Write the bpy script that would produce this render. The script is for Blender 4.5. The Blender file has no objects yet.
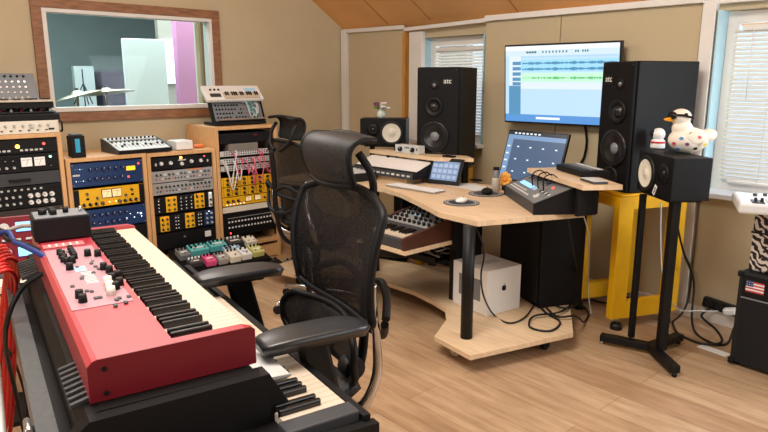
import bpy, bmesh, math, random
from mathutils import Vector, Matrix, Euler
random.seed(7)
R = math.radians
scn = bpy.context.scene
C = scn.collection

# ------------------------------------------------------------------ camera
F_PX = 637.0; PITCH = R(12.05); EYE = 1.45; HEAD = R(48.1)
cam = bpy.data.cameras.new('camera'); camo = bpy.data.objects.new('camera', cam); C.objects.link(camo)
cam.sensor_width = 36; cam.lens = 36*F_PX/768; cam.clip_start = .02
camo.location = (0, 0, EYE); camo.rotation_euler = (R(90)-PITCH, 0, HEAD)
scn.camera = camo
scn.view_settings.view_transform = 'Standard'; scn.view_settings.look = 'None'
scn.view_settings.gamma = 1; scn.view_settings.exposure = 0.42
scn.view_settings.use_curve_mapping = False

# ------------------------------------------------------------------ world and lights
w = bpy.data.worlds.new('daylight'); scn.world = w; w.use_nodes = True
bg = w.node_tree.nodes['Background']
bg.inputs[0].default_value = (.72, .86, 1, 1); bg.inputs[1].default_value = 1.0

def area(name, loc, target, sx, sy, power, col):
    l = bpy.data.lights.new(name, 'AREA'); l.shape = 'RECTANGLE'; l.size = sx; l.size_y = sy
    l.energy = power; l.color = col
    o = bpy.data.objects.new(name, l); C.objects.link(o); o.location = loc
    o.rotation_euler = (Vector(target)-Vector(loc)).to_track_quat('-Z', 'Y').to_euler()
    return o
area('overhead_fill', (-1.6, .6, 3.2), (-2.2, 1.4, 0), 1.6, 1.2, 76, (1, .95, .87))  # added overhead light for the whole room, not a visible lamp
area('overhead_fill', (-4.0, 1.3, 2.6), (-1.6, .8, .8), 1.3, .6, 18, (1, .95, .88))  # added to lay a sheen on the red piano, armrests and floor
area('daylight_and_fill', (1.9, 1.9, 1.5), (-1.8, 1.8, .5), 1.6, 1.4, 20, (.84, .93, 1))  # added fill from the right; that wall holds no window
area('daylight_and_fill', (-.8, -2.3, 2.0), (-2.4, 3.0, 1.2), 1.8, 1.3, 40, (.95, .97, 1))  # added fill from behind the camera, where no window is built
area('daylight_and_fill', (-1.05, 4.75, 1.5), (-1.05, 3.0, 1.2), 1.3, 1.3, 17, (.84, .93, 1))
area('daylight_and_fill', (.15, 3.85, 1.4), (-1.3, 2.6, 0), 1.0, 1.0, 42, (.84, .93, 1))  # added out of frame to brighten the floor; no window stands here
area('daylight_and_fill', (-3.6, 4.75, 1.5), (-3.6, 3.0, 1.2), 1.0, 1.1, 14, (.84, .93, 1))
area('live_room_light', (-6.6, 2.8, 2.78), (-6.6, 2.8, 0), 1.8, 4.4, 170, (.86, .97, 1))

# ------------------------------------------------------------------ helpers
def ray(px, py):
    u = px-384; v = 216-py
    s, c = math.sin(PITCH), math.cos(PITCH)
    f = F_PX*c+v*s; up = -F_PX*s+v*c
    return (-f*math.sin(HEAD)+u*math.cos(HEAD), f*math.cos(HEAD)+u*math.sin(HEAD), up)
def P(px, py, x=None, y=None, z=None):
    d = ray(px, py)
    t = x/d[0] if x is not None else y/d[1] if y is not None else (z-EYE)/d[2]
    return Vector((d[0]*t, d[1]*t, EYE+d[2]*t))
def lin(c):
    return tuple((v/255/12.92 if v/255 <= .04045 else ((v/255+.055)/1.055)**2.4) for v in c)+(1,)
MATS = {}
def mat(name, rgb, rough=.5, metal=0, noise=0, nscale=20, emit=0, bump=0, bscale=200, coat=0, spec=None, stretch=None):
    if name in MATS: return MATS[name]
    m = bpy.data.materials.new(name); m.use_nodes = True; nt = m.node_tree; b = nt.nodes['Principled BSDF']
    col = lin(rgb)
    b.inputs['Base Color'].default_value = col
    b.inputs['Roughness'].default_value = rough; b.inputs['Metallic'].default_value = metal
    if coat: b.inputs['Coat Weight'].default_value = coat
    if spec is not None: b.inputs['Specular IOR Level'].default_value = spec
    if emit:
        b.inputs['Emission Color'].default_value = col; b.inputs['Emission Strength'].default_value = emit
    tc = nt.nodes.new('ShaderNodeTexCoord')
    src = tc.outputs['Object']
    if stretch:
        mp = nt.nodes.new('ShaderNodeMapping'); mp.inputs['Scale'].default_value = stretch
        nt.links.new(src, mp.inputs[0]); src = mp.outputs[0]
    if noise:
        n = nt.nodes.new('ShaderNodeTexNoise'); n.inputs['Scale'].default_value = nscale; n.inputs['Detail'].default_value = 5
        nt.links.new(src, n.inputs['Vector'])
        r = nt.nodes.new('ShaderNodeValToRGB')
        r.color_ramp.elements[0].position = .3; r.color_ramp.elements[1].position = .7
        r.color_ramp.elements[0].color = tuple(v*(1-noise) for v in col[:3])+(1,)
        r.color_ramp.elements[1].color = tuple(min(1, v*(1+noise)) for v in col[:3])+(1,)
        nt.links.new(n.outputs['Fac'], r.inputs[0]); nt.links.new(r.outputs[0], b.inputs['Base Color'])
    if bump:
        n = nt.nodes.new('ShaderNodeTexNoise'); n.inputs['Scale'].default_value = bscale
        nt.links.new(src, n.inputs['Vector'])
        bp = nt.nodes.new('ShaderNodeBump'); bp.inputs['Strength'].default_value = bump; bp.inputs['Distance'].default_value = .01
        nt.links.new(n.outputs['Fac'], bp.inputs['Height']); nt.links.new(bp.outputs[0], b.inputs['Normal'])
    MATS[name] = m
    return m

def planks():
    m = bpy.data.materials.new('oak laminate floor'); m.use_nodes = True; nt = m.node_tree; b = nt.nodes['Principled BSDF']
    tc = nt.nodes.new('ShaderNodeTexCoord'); mp = nt.nodes.new('ShaderNodeMapping')
    mp.inputs['Rotation'].default_value = (0, 0, R(0))
    nt.links.new(tc.outputs['Object'], mp.inputs[0])
    br = nt.nodes.new('ShaderNodeTexBrick')
    br.inputs['Color1'].default_value = lin((194, 166, 134)); br.inputs['Color2'].default_value = lin((172, 140, 108))
    br.inputs['Mortar'].default_value = lin((140, 112, 84)); br.inputs['Scale'].default_value = 1
    br.inputs['Mortar Size'].default_value = .0016; br.inputs['Bias'].default_value = -.1
    br.inputs['Brick Width'].default_value = 1.3; br.inputs['Row Height'].default_value = .19
    nt.links.new(mp.outputs[0], br.inputs['Vector'])
    mp2 = nt.nodes.new('ShaderNodeMapping'); mp2.inputs['Scale'].default_value = (1.5, 11, 1)
    nt.links.new(mp.outputs[0], mp2.inputs[0])
    n = nt.nodes.new('ShaderNodeTexNoise'); n.inputs['Scale'].default_value = 2.2; n.inputs['Detail'].default_value = 8; n.inputs['Roughness'].default_value = .65
    nt.links.new(mp2.outputs[0], n.inputs['Vector'])
    r = nt.nodes.new('ShaderNodeValToRGB')
    r.color_ramp.elements[0].position = .3; r.color_ramp.elements[1].position = .72
    r.color_ramp.elements[0].color = (.58, .5, .44, 1); r.color_ramp.elements[1].color = (1.15, 1.15, 1.15, 1)
    nt.links.new(n.outputs['Fac'], r.inputs[0])
    mx = nt.nodes.new('ShaderNodeMix'); mx.data_type = 'RGBA'; mx.blend_type = 'MULTIPLY'; mx.inputs[0].default_value = .85
    nt.links.new(br.outputs['Color'], mx.inputs[6]); nt.links.new(r.outputs[0], mx.inputs[7])
    nt.links.new(mx.outputs[2], b.inputs['Base Color'])
    b.inputs['Roughness'].default_value = .36
    MATS['floor'] = m
    return m

def see_through(name, rgb, alpha, rough=.4, spec=.5):
    """woven net: part of the light goes straight through"""
    m = bpy.data.materials.new(name); m.use_nodes = True; nt = m.node_tree; b = nt.nodes['Principled BSDF']
    b.inputs['Base Color'].default_value = lin(rgb); b.inputs['Roughness'].default_value = rough
    b.inputs['Specular IOR Level'].default_value = spec
    tc = nt.nodes.new('ShaderNodeTexCoord')
    ck = nt.nodes.new('ShaderNodeTexNoise'); ck.inputs['Scale'].default_value = 320
    nt.links.new(tc.outputs['Object'], ck.inputs['Vector'])
    mr = nt.nodes.new('ShaderNodeMapRange'); mr.inputs[1].default_value = .35; mr.inputs[2].default_value = .65
    mr.inputs[3].default_value = max(0, alpha-.15); mr.inputs[4].default_value = min(1, alpha+.15)
    nt.links.new(ck.outputs['Fac'], mr.inputs[0]); nt.links.new(mr.outputs[0], b.inputs['Alpha'])
    return m

def pane_mat(name, tint, refl):
    m = bpy.data.materials.new(name); m.use_nodes = True; nt = m.node_tree
    out = nt.nodes['Material Output']; nt.nodes.remove(nt.nodes['Principled BSDF'])
    t = nt.nodes.new('ShaderNodeBsdfTransparent'); t.inputs[0].default_value = tint
    g = nt.nodes.new('ShaderNodeBsdfGlossy'); g.inputs['Roughness'].default_value = .02
    fr = nt.nodes.new('ShaderNodeFresnel'); fr.inputs[0].default_value = refl
    mx = nt.nodes.new('ShaderNodeMixShader')
    nt.links.new(fr.outputs[0], mx.inputs[0]); nt.links.new(t.outputs[0], mx.inputs[1]); nt.links.new(g.outputs[0], mx.inputs[2])
    nt.links.new(mx.outputs[0], out.inputs[0])
    return m

class MB:
    def __init__(s): s.bm = bmesh.new(); s.mats = []
    def mi(s, m):
        if m is None: return 0
        if m not in s.mats: s.mats.append(m)
        return s.mats.index(m)
    def _fin(s, verts, M, m, smooth=False):
        for v in verts: v.co = M @ v.co
        i = s.mi(m)
        fs = set(f for v in verts for f in v.link_faces)
        for f in fs:
            f.material_index = i; f.smooth = smooth
        return s
    def box(s, c, d, rot=(0, 0, 0), m=None, bev=0, seg=2):
        r = bmesh.ops.create_cube(s.bm, size=1); vs = r['verts']
        for v in vs: v.co = Vector((v.co.x*d[0], v.co.y*d[1], v.co.z*d[2]))
        if bev:
            es = list(set(e for v in vs for e in v.link_edges))
            rr = bmesh.ops.bevel(s.bm, geom=es, offset=min(bev, min(d)*.45), segments=seg, affect='EDGES', profile=.5)
            vs = list(set(v for f in rr['faces'] for v in f.verts) | set(v for v in vs if v.is_valid))
        return s._fin(vs, Matrix.Translation(c) @ Euler(rot).to_matrix().to_4x4(), m, False)
    def cyl(s, a, b, r, r2=None, n=16, m=None, smooth=True):
        a = Vector(a); b = Vector(b); L = (b-a).length
        rr = bmesh.ops.create_cone(s.bm, cap_ends=True, segments=n, radius1=r, radius2=r if r2 is None else r2, depth=L)
        q = (b-a).to_track_quat('Z', 'Y').to_matrix().to_4x4()
        s._fin(rr['verts'], Matrix.Translation((a+b)/2) @ q, m, False)
        for f in set(f for v in rr['verts'] for f in v.link_faces):
            if len(f.verts) == 4: f.smooth = smooth
        return s
    def ball(s, c, d, m=None, rot=(0, 0, 0), n=16):
        rr = bmesh.ops.create_uvsphere(s.bm, u_segments=n, v_segments=max(6, n//2+2), radius=1)
        return s._fin(rr['verts'], Matrix.Translation(c) @ Euler(rot).to_matrix().to_4x4() @ Matrix.Diagonal((d[0], d[1], d[2], 1)), m, True)
    def prism(s, pts, z0, z1, m=None):
        i = s.mi(m)
        lo = [s.bm.verts.new((p[0], p[1], z0)) for p in pts]; hi = [s.bm.verts.new((p[0], p[1], z1)) for p in pts]
        n = len(pts); fs = [s.bm.faces.new(lo[::-1]), s.bm.faces.new(hi)]
        for k in range(n): fs.append(s.bm.faces.new((lo[k], lo[(k+1) % n], hi[(k+1) % n], hi[k])))
        for f in fs: f.material_index = i
        return s
    def prof(s, pts, x0, x1, m=None):
        """profile in local (y,z) pushed along x"""
        i = s.mi(m)
        a = [s.bm.verts.new((x0, p[0], p[1])) for p in pts]; b = [s.bm.verts.new((x1, p[0], p[1])) for p in pts]
        n = len(pts); fs = [s.bm.faces.new(a), s.bm.faces.new(b[::-1])]
        for k in range(n): fs.append(s.bm.faces.new((a[k], b[k], b[(k+1) % n], a[(k+1) % n])))
        for f in fs: f.material_index = i
        return s
    def quad(s, a, b, c, d, m=None):
        f = s.bm.faces.new([s.bm.verts.new(p) for p in (a, b, c, d)]); f.material_index = s.mi(m); return s
    def lathe(s, prof, M=None, n=28, m=None):
        """profile [(r,z)] turned round local z"""
        M = M or Matrix.Identity(4); i = s.mi(m); rings = []
        for r, z in prof:
            if r < 1e-6: rings.append([s.bm.verts.new(M @ Vector((0, 0, z)))])
            else: rings.append([s.bm.verts.new(M @ Vector((r*math.cos(2*math.pi*k/n), r*math.sin(2*math.pi*k/n), z))) for k in range(n)])
        for A, B in zip(rings, rings[1:]):
            for k in range(n):
                k2 = (k+1) % n
                if len(A) == 1 and len(B) == 1: continue
                if len(A) == 1: f = s.bm.faces.new((A[0], B[k], B[k2]))
                elif len(B) == 1: f = s.bm.faces.new((A[k], A[k2], B[0]))
                else: f = s.bm.faces.new((A[k], A[k2], B[k2], B[k]))
                f.material_index = i; f.smooth = True
        return s
    def tube(s, pts, r, n=8, m=None, closed=False, flat=None, smooth_path=True):
        pts = [Vector(p) for p in pts]
        if smooth_path and len(pts) > 2: pts = catmull(pts, 6, closed)
        i = s.mi(m); rings = []; N = len(pts); up = None
        for k, p in enumerate(pts):
            a = pts[(k-1) % N] if closed or k > 0 else p; b = pts[(k+1) % N] if closed or k < N-1 else p
            t = (b-a).normalized()
            if up is None: up = Vector((0, 0, 1)) if abs(t.z) < .9 else Vector((1, 0, 0))
            x = t.cross(up)
            if x.length < 1e-4: x = t.orthogonal()
            x.normalize(); y = x.cross(t).normalized(); up = y
            rr = r(k/(N-1)) if callable(r) else r
            ry = rr*flat if flat else rr
            rings.append([s.bm.verts.new(p+x*rr*math.cos(2*math.pi*j/n)+y*ry*math.sin(2*math.pi*j/n)) for j in range(n)])
        rng = range(N) if closed else range(N-1)
        for k in rng:
            A, B = rings[k], rings[(k+1) % N]
            for j in range(n):
                f = s.bm.faces.new((A[j], A[(j+1) % n], B[(j+1) % n], B[j])); f.smooth = True; f.material_index = i
        if not closed:
            for rg in (rings[0][::-1], rings[-1]):
                s.bm.faces.new(rg).material_index = i
        return s
    def sheet(s, fn, nu, nv, th, m=None):
        """a curved pad: fn(u,v)->point; closed slab of thickness th"""
        i = s.mi(m)
        G = [[Vector(fn(a/nu, b/nv)) for b in range(nv+1)] for a in range(nu+1)]
        def nrm(a, b):
            du = G[min(a+1, nu)][b]-G[max(a-1, 0)][b]; dv = G[a][min(b+1, nv)]-G[a][max(b-1, 0)]
            n = du.cross(dv); return n.normalized() if n.length > 1e-9 else Vector((0, 1, 0))
        T = [[s.bm.verts.new(G[a][b]+nrm(a, b)*th/2) for b in range(nv+1)] for a in range(nu+1)]
        U = [[s.bm.verts.new(G[a][b]-nrm(a, b)*th/2) for b in range(nv+1)] for a in range(nu+1)]
        fs = []
        for a in range(nu):
            for b in range(nv):
                fs.append(s.bm.faces.new((T[a][b], T[a+1][b], T[a+1][b+1], T[a][b+1])))
                fs.append(s.bm.faces.new((U[a][b], U[a][b+1], U[a+1][b+1], U[a+1][b])))
        for a in range(nu):
            fs.append(s.bm.faces.new((T[a][0], U[a][0], U[a+1][0], T[a+1][0])))
            fs.append(s.bm.faces.new((T[a][nv], T[a+1][nv], U[a+1][nv], U[a][nv])))
        for b in range(nv):
            fs.append(s.bm.faces.new((T[0][b], T[0][b+1], U[0][b+1], U[0][b])))
            fs.append(s.bm.faces.new((T[nu][b], U[nu][b], U[nu][b+1], T[nu][b+1])))
        for f in fs: f.smooth = True; f.material_index = i
        return s
    def build(s, name, m=None, parent=None, loc=None, rot=None):
        me = bpy.data.meshes.new(name); bmesh.ops.recalc_face_normals(s.bm, faces=s.bm.faces[:])
        s.bm.to_mesh(me); s.bm.free()
        ml = s.mats if s.mats else [m]
        if m is not None and s.mats and m not in s.mats: ml = s.mats
        for q in ml: me.materials.append(q)
        o = bpy.data.objects.new(name, me); C.objects.link(o)
        if parent: o.parent = parent
        if loc is not None: o.location = loc
        if rot is not None: o.rotation_euler = rot
        return o

def catmull(p, k, closed=False):
    out = []; n = len(p)
    segs = n if closed else n-1
    for i in range(segs):
        if closed: a, b, c, d = p[(i-1) % n], p[i], p[(i+1) % n], p[(i+2) % n]
        else: a, b, c, d = p[max(i-1, 0)], p[i], p[i+1], p[min(i+2, n-1)]
        for j in range(k):
            t = j/k
            out.append(.5*((2*b)+(c-a)*t+(2*a-5*b+4*c-d)*t*t+(3*b-a-3*c+d)*t*t*t))
    if not closed: out.append(p[-1])
    return out

def tag(o, label, cat, group=None):
    o['label'] = label; o['category'] = cat
    if group: o['group'] = group
    return o
def thing(name, label, cat, loc=(0, 0, 0), rot=(0, 0, 0), group=None):
    o = bpy.data.objects.new(name, None); C.objects.link(o); o.empty_display_size = .1
    o.location = loc; o.rotation_euler = rot
    return tag(o, label, cat, group)
def struct(o, label=None):
    o['kind'] = 'structure'
    return o
def cable(name, pts, r, m, label, cat='cable', group=None):
    return tag(MB().tube(pts, r, n=7).build(name, m), label, cat, group)
def text_mesh(txt, size, m, parent, loc, rot, name='lettering', ext=.0004):
    cu = bpy.data.curves.new(name, 'FONT'); cu.body = txt; cu.size = size; cu.extrude = ext; cu.align_x = 'CENTER'; cu.align_y = 'CENTER'
    t = bpy.data.objects.new(name, cu); C.objects.link(t)
    dg = bpy.context.evaluated_depsgraph_get(); dg.update()
    me = bpy.data.meshes.new_from_object(t.evaluated_get(dg)); bpy.data.objects.remove(t)
    me.materials.clear(); me.materials.append(m)
    o = bpy.data.objects.new(name, me); C.objects.link(o); o.parent = parent; o.location = loc; o.rotation_euler = rot
    return o

# ------------------------------------------------------------------ materials
M_wall = mat('tan wall paint', (194, 178, 146), .85, noise=.04, nscale=3, bump=.1)
M_panel = mat('beige fabric panel', (194, 177, 144), .95, noise=.05, nscale=120, bump=.25, bscale=500)
M_white = mat('white painted wood', (226, 222, 216), .5, noise=.03, nscale=8)
M_ceil = mat('brown ceiling sheet', (230, 172, 108), .6, noise=.13, nscale=1.3)
M_pine = mat('raw pine strip', (196, 140, 66), .6, noise=.2, nscale=8, stretch=(6, 6, 1))
M_teal = mat('pale blue window reveal', (180, 216, 228), .6)
M_frame = mat('brown stained window frame', (142, 98, 66), .5, noise=.3, nscale=12, stretch=(1, 1, 5))
M_frame_h = mat('brown stained rail', (142, 98, 66), .5, noise=.3, nscale=12, stretch=(1, 1, 14))
M_oak = mat('oak cabinet board', (214, 168, 116), .5, noise=.1, nscale=7, stretch=(7, 7, 1))
M_desk = mat('pale oak desk board', (220, 192, 156), .42, noise=.12, nscale=5, stretch=(1, 9, 1))
M_black = mat('black satin', (12, 12, 14), .55, spec=.28)
M_blackm = mat('black powder coated metal', (11, 11, 13), .5, noise=.1, nscale=40, spec=.3)
M_grille = mat('black speaker cloth', (15, 15, 17), .9, bump=.5, bscale=700)
M_rub = mat('black rubber', (11, 11, 12), .55)
M_padb = mat('dark polyurethane pad', (34, 37, 41), .36, spec=.8)
M_spk = mat('black speaker lacquer', (13, 13, 15), .55, noise=.1, nscale=60, spec=.22)
M_cone = mat('dark speaker cone', (22, 22, 25), .28)
M_dome = mat('grey soft dome', (120, 122, 126), .25)
M_chrome = mat('polished aluminium', (205, 205, 208), .18, metal=1)
M_alu = mat('brushed aluminium', (186, 186, 188), .35, metal=.9)
M_silver = mat('silver front panel', (176, 176, 176), .4, metal=.35)
M_lgrey = mat('light grey panel', (200, 202, 200), .5)
M_mgrey = mat('mid grey panel', (120, 124, 128), .5)
M_dgrey = mat('charcoal panel', (56, 58, 62), .5)
M_red = mat('red lacquer with glare', (178, 46, 62), .42, coat=.5, spec=.8)  # base pinker than the real deep red, to carry the glare on top
M_dred = mat('deep red panel', (116, 12, 30), .42)
M_blue = mat('deep blue panel', (16, 52, 102), .42, noise=.12, nscale=60)
M_yel = mat('yellow device panel', (240, 184, 24), .45)
M_ystand = mat('yellow painted wood', (226, 172, 10), .5, noise=.06, nscale=10)
M_ivory = mat('ivory key', (204, 190, 170), .4)
M_key = mat('black key', (16, 16, 18), .22)
M_cream = mat('cream plastic', (226, 220, 204), .45)
M_wht = mat('white plastic', (232, 232, 230), .4)
M_cyan = mat('pale turquoise enamel', (96, 188, 190), .4)
M_pink = mat('pink enamel', (226, 86, 140), .4)
M_lime = mat('pale lime enamel', (206, 206, 130), .4)
M_lblue = mat('light blue enamel', (150, 190, 222), .4)
M_brown = mat('dark walnut side', (74, 40, 28), .4, noise=.3, nscale=10, stretch=(1, 6, 6))
M_card = mat('brown cardboard', (190, 160, 118), .8)
M_orange = mat('orange plastic', (226, 120, 50), .5)
M_ledr = mat('red led', (255, 60, 50), .4, emit=4)
M_ledw = mat('white led', (225, 240, 255), .4, emit=3)
M_ledg = mat('green led', (150, 255, 200), .4, emit=3)
M_lamp = mat('amber pilot lamp', (255, 190, 60), .4, emit=6)
M_meter = mat('lit meter face', (255, 226, 170), .4, emit=.25)
M_meterw = mat('white meter face', (236, 236, 232), .4, emit=.1)
M_amberd = mat('amber display', (255, 190, 40), .4, emit=.8)
M_lcd = mat('blue lcd', (120, 180, 255), .3, emit=1.3)
M_lcds = mat('dim lcd', (150, 180, 200), .3, emit=.3)
M_stick = mat('turquoise sticker', (50, 160, 200), .5)
M_net = see_through('black chair net', (20, 20, 22), .72, .45, .45)
M_net2 = see_through('dense black net', (30, 30, 32), .86, .5, .5)
M_cred = mat('red cable', (200, 34, 24), .45)
M_cblue = mat('blue cable', (30, 54, 120), .45)
M_cgrey = mat('grey cable', (176, 168, 158), .5)
M_glassp = pane_mat('studio glass', (.84, .89, .89, 1), 1.12)
M_glassw = pane_mat('window glass', (.95, .97, 1, 1), 1.45)

# ------------------------------------------------------------------ room shell
XL, XR, YB, YF = -5.0, 2.0, 4.0, -2.5
YP = 3.95           # front of the padded wall
def ceil_z(y): return 1.93+.66*(YP-y)
struct(MB().box(((XL+XR)/2, (YB+YF)/2, -.05), (XR-XL+.4, YB-YF+.4, .1)).build('floor', planks()))
ridge = 1.3
mb = MB()
mb.prof([(YB+.2, ceil_z(YB+.2)), (ridge, ceil_z(ridge)), (ridge, ceil_z(ridge)+.1), (YB+.2, ceil_z(YB+.2)+.1)], XL-.1, XR+.1)
mb.prof([(ridge, ceil_z(ridge)), (YF-.1, ceil_z(ridge)), (YF-.1, ceil_z(ridge)+.1), (ridge, ceil_z(ridge)+.1)], XL-.1, XR+.1)
struct(mb.build('ceiling', M_ceil))
# raised seams where the ceiling sheets meet
mb = MB()
for x in (-4.34, -3.82, -2.94, -1.98, -1.1, -.2):
    mb.prof([(YB-.06, ceil_z(YB-.06)-.005), (ridge, ceil_z(ridge)-.005), (ridge, ceil_z(ridge)+.001), (YB-.06, ceil_z(YB-.06)+.001)], x-.005, x+.005)
struct(mb.build('trim_1', mat('brown seam strip', (176, 118, 66), .7)))
# left (gable) wall with the studio window
WY0, WY1, WZ0, WZ1 = 1.30, 2.585, 1.225, 1.945
mb = MB()
H = ceil_z(ridge)+.1
mb.box((XL-.06, (YF+WY0)/2, H/2), (.12, WY0-YF, H)); mb.box((XL-.06, (WY1+YB+.1)/2, H/2), (.12, YB+.1-WY1, H))
mb.box((XL-.06, (WY0+WY1)/2, WZ0/2), (.12, WY1-WY0, WZ0)); mb.box((XL-.06, (WY0+WY1)/2, (WZ1+H)/2), (.12, WY1-WY0, H-WZ1))
struct(mb.build('wall_left', M_wall))
struct(MB().box((XR+.06, (YB+YF)/2, H/2), (.12, YB-YF+.4, H)).build('wall_right', M_wall))
struct(MB().box(((XL+XR)/2, YF-.06, H/2), (XR-XL+.2, .12, H)).build('wall_front', M_wall))
# back knee wall with two windows
W2 = (-3.95, -3.25, .95, 1.80); W3 = (-1.55, -.55, .80, 1.84)
KH = 1.95
mb = MB()
def wb(x0, x1, z0, z1): mb.box(((x0+x1)/2, YB+.06, (z0+z1)/2), (x1-x0, .12, z1-z0))
wb(XL-.1, W2[0], 0, KH); wb(W2[1], W3[0], 0, KH); wb(W3[1], XR+.1, 0, KH)
for W in (W2, W3): wb(W[0], W[1], 0, W[2]); wb(W[0], W[1], W[3], KH)
struct(mb.build('wall_back', M_wall))
# padded fabric panels
def pad(name, x0, x1, z0, z1):
    struct(MB().box(((x0+x1)/2, YP+.025, (z0+z1)/2), (x1-x0, .05, z1-z0), bev=.006).build(name, M_panel))
pad('wall_panel', -4.91, -4.155, .08, 1.885)
pad('wall_panel', -3.24, -2.585, .08, 1.885)
pad('wall_panel', -2.58, -1.64, .08, 1.885)
pad('wall_panel', -1.54, -.4, .08, .775)
pad('wall_panel', -.4, 1.2, .08, 1.885)
struct(MB().box((-4.95, YP-.012, .98), (.07, .05, 1.87), bev=.004).box((-4.0, YP+.02, .95), (.15, .05, 1.8), bev=.003)
       .box((-1.6, YP+.02, .98), (.075, .05, 1.84), bev=.003).build('trim_2', M_white))
struct(MB().box((-4.13, YP+.01, .95), (.035, .05, 1.8)).build('trim_3', M_pine))
struct(MB().box((-4.56, YP-.01, 1.90), (.84, .035, .035), rot=(0, R(.6), 0), bev=.003).box((-3.67, YP-.004, 1.885), (.92, .03, .03), rot=(0, R(-1.2), 0), bev=.003)
       .box((-2.43, YP-.014, 1.905), (1.6, .04, .04), bev=.003).box((-.6, YP+.02, 1.905), (2.0, .03, .06), bev=.003).build('trim_4', M_white))
struct(MB().box((-4.5, YP+.0, .05), (1.0, .02, .1)).box((-1.5, YP+.0, .04), (2.4, .02, .08)).build('baseboard_back', M_white))
struct(MB().box((XL+.008, .7, .04), (.016, 6.3, .08)).build('baseboard_left', M_white))

# studio window
def frame_rect(mb, x, y0, y1, z0, z1, w, d, m, top=None):
    mb.box((x, (y0+y1)/2, z1-w/2), (d, y1-y0, w), m=top or m, bev=.003); mb.box((x, (y0+y1)/2, z0+w/2), (d, y1-y0, w), m=top or m, bev=.003)
    mb.box((x, y0+w/2, (z0+z1)/2), (d, w, z1-z0-2*w), m=m, bev=.003); mb.box((x, y1-w/2, (z0+z1)/2), (d, w, z1-z0-2*w), m=m, bev=.003)
root = struct(bpy.data.objects.new('window_1', None)); C.objects.link(root)
mb = MB(); frame_rect(mb, XL+.014, WY0-.065, WY1+.055, WZ0-.07, WZ1+.06, .066, .028, M_frame); mb.build('wooden_casing', M_frame, root)
mb = MB(); frame_rect(mb, XL-.04, WY0, WY1, WZ0, WZ1, .032, .12, M_white); mb.build('inner_frame', M_white, root)
MB().box((XL-.03, (WY0+WY1)/2, (WZ0+WZ1)/2), (.008, WY1-WY0-.06, WZ1-WZ0-.06)).build('glass_pane', M_glassp, root)
# live room seen through it
M_tw = mat('grey teal studio wall', (126, 138, 136), .8, noise=.06, nscale=4)
M_bw = mat('pale studio wall', (168, 160, 146), .8)
struct(MB().box((-7.1, 2.8, -.05), (3.9, 6.4, .1)).build('floor', mat('grey studio floor', (120, 112, 104), .6)))
struct(MB().box((-9.05, 2.8, 1.4), (.1, 6.4, 2.8)).build('wall_far', M_tw))
struct(MB().box((-7.1, 6.0, 1.4), (3.9, .1, 2.8)).build('wall_side', M_bw))
struct(MB().box((-7.1, -.4, 1.4), (3.9, .1, 2.8)).build('wall_near', M_tw))
struct(MB().box((-7.1, 2.8, 2.85), (3.9, 6.4, .1)).build('ceiling', mat('teal studio ceiling', (90, 170, 186), .7)))
def pp(px, py, x): return P(px, py, x=x)
a = pp(124, 30, -6.5); b = pp(160, 30, -6.5)
g = thing('acoustic_screen', 'tall white movable screen seen through the studio window', 'screen', (-6.5, (a.y+b.y)/2, 0), (0, 0, R(-8)))
MB().box((0, 0, .96), (.06, b.y-a.y+.05, 1.78), bev=.01).build('screen_panel', mat('pale screen panel', (232, 238, 238), .6), g)
MB().box((0, -.13, .035), (.4, .05, .07)).build('foot', M_black, g); MB().box((0, .13, .035), (.4, .05, .07)).build('foot', M_black, g)
a = pp(72, 64, -7.6); b = pp(92, 64, -7.6)
tag(MB().box((-7.6, (a.y+b.y)/2, .8), (.08, b.y-a.y, 1.6)).build('acoustic_board', mat('light grey board', (178, 186, 184), .8)), 'pale grey board standing behind the cymbals beyond the glass', 'board')
a = pp(94, 60, -7.8); b = pp(124, 60, -7.8)
g = thing('amplifier_stack', 'dark amplifier stack beyond the glass beside the white screen', 'amplifier', (-7.8, (a.y+b.y)/2, 0))
MB().box((0, 0, .42), (.36, b.y-a.y, .84), bev=.02).build('lower_cabinet', M_dgrey, g)
MB().box((0, 0, 1.2), (.36, b.y-a.y, .7), bev=.02).build('upper_cabinet', mat('plum amplifier cloth', (66, 56, 72), .8), g)
a = pp(174, 30, -6.6); b = pp(193, 30, -6.6)
struct(MB().box((-6.6, (a.y+b.y)/2, 1.4), (.1, b.y-a.y, 2.8)).build('wall_pink', mat('pink studio wall', (214, 146, 186), .7)))
a = pp(194, 30, -5.5); b = pp(199, 30, -5.5)
struct(MB().box((-5.5, (a.y+b.y)/2, 1.4), (.03, b.y-a.y, 2.8)).build('wall_edge', M_cream))
a = pp(199.5, 30, -5.35); b = pp(207, 30, -5.35)
struct(MB().box((-5.35, (a.y+b.y)/2+.05, 1.4), (.04, b.y-a.y+.1, 2.8)).build('wall_return', mat('brown curtain wall', (150, 122, 92), .9)))
a = pp(160, 30, -7.4)
struct(MB().box((-7.5, a.y+.55, 1.4), (.08, 1.1, 2.8)).build('wall_partition', M_bw))
c0 = pp(173, 62, -7.44)
g = struct(bpy.data.objects.new('window_4', None)); C.objects.link(g)
MB().box((-7.44, c0.y+.02, c0.z), (.02, .26, .5)).build('pane', mat('bright live room window', (215, 235, 250), .5, emit=.9), g)
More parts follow.
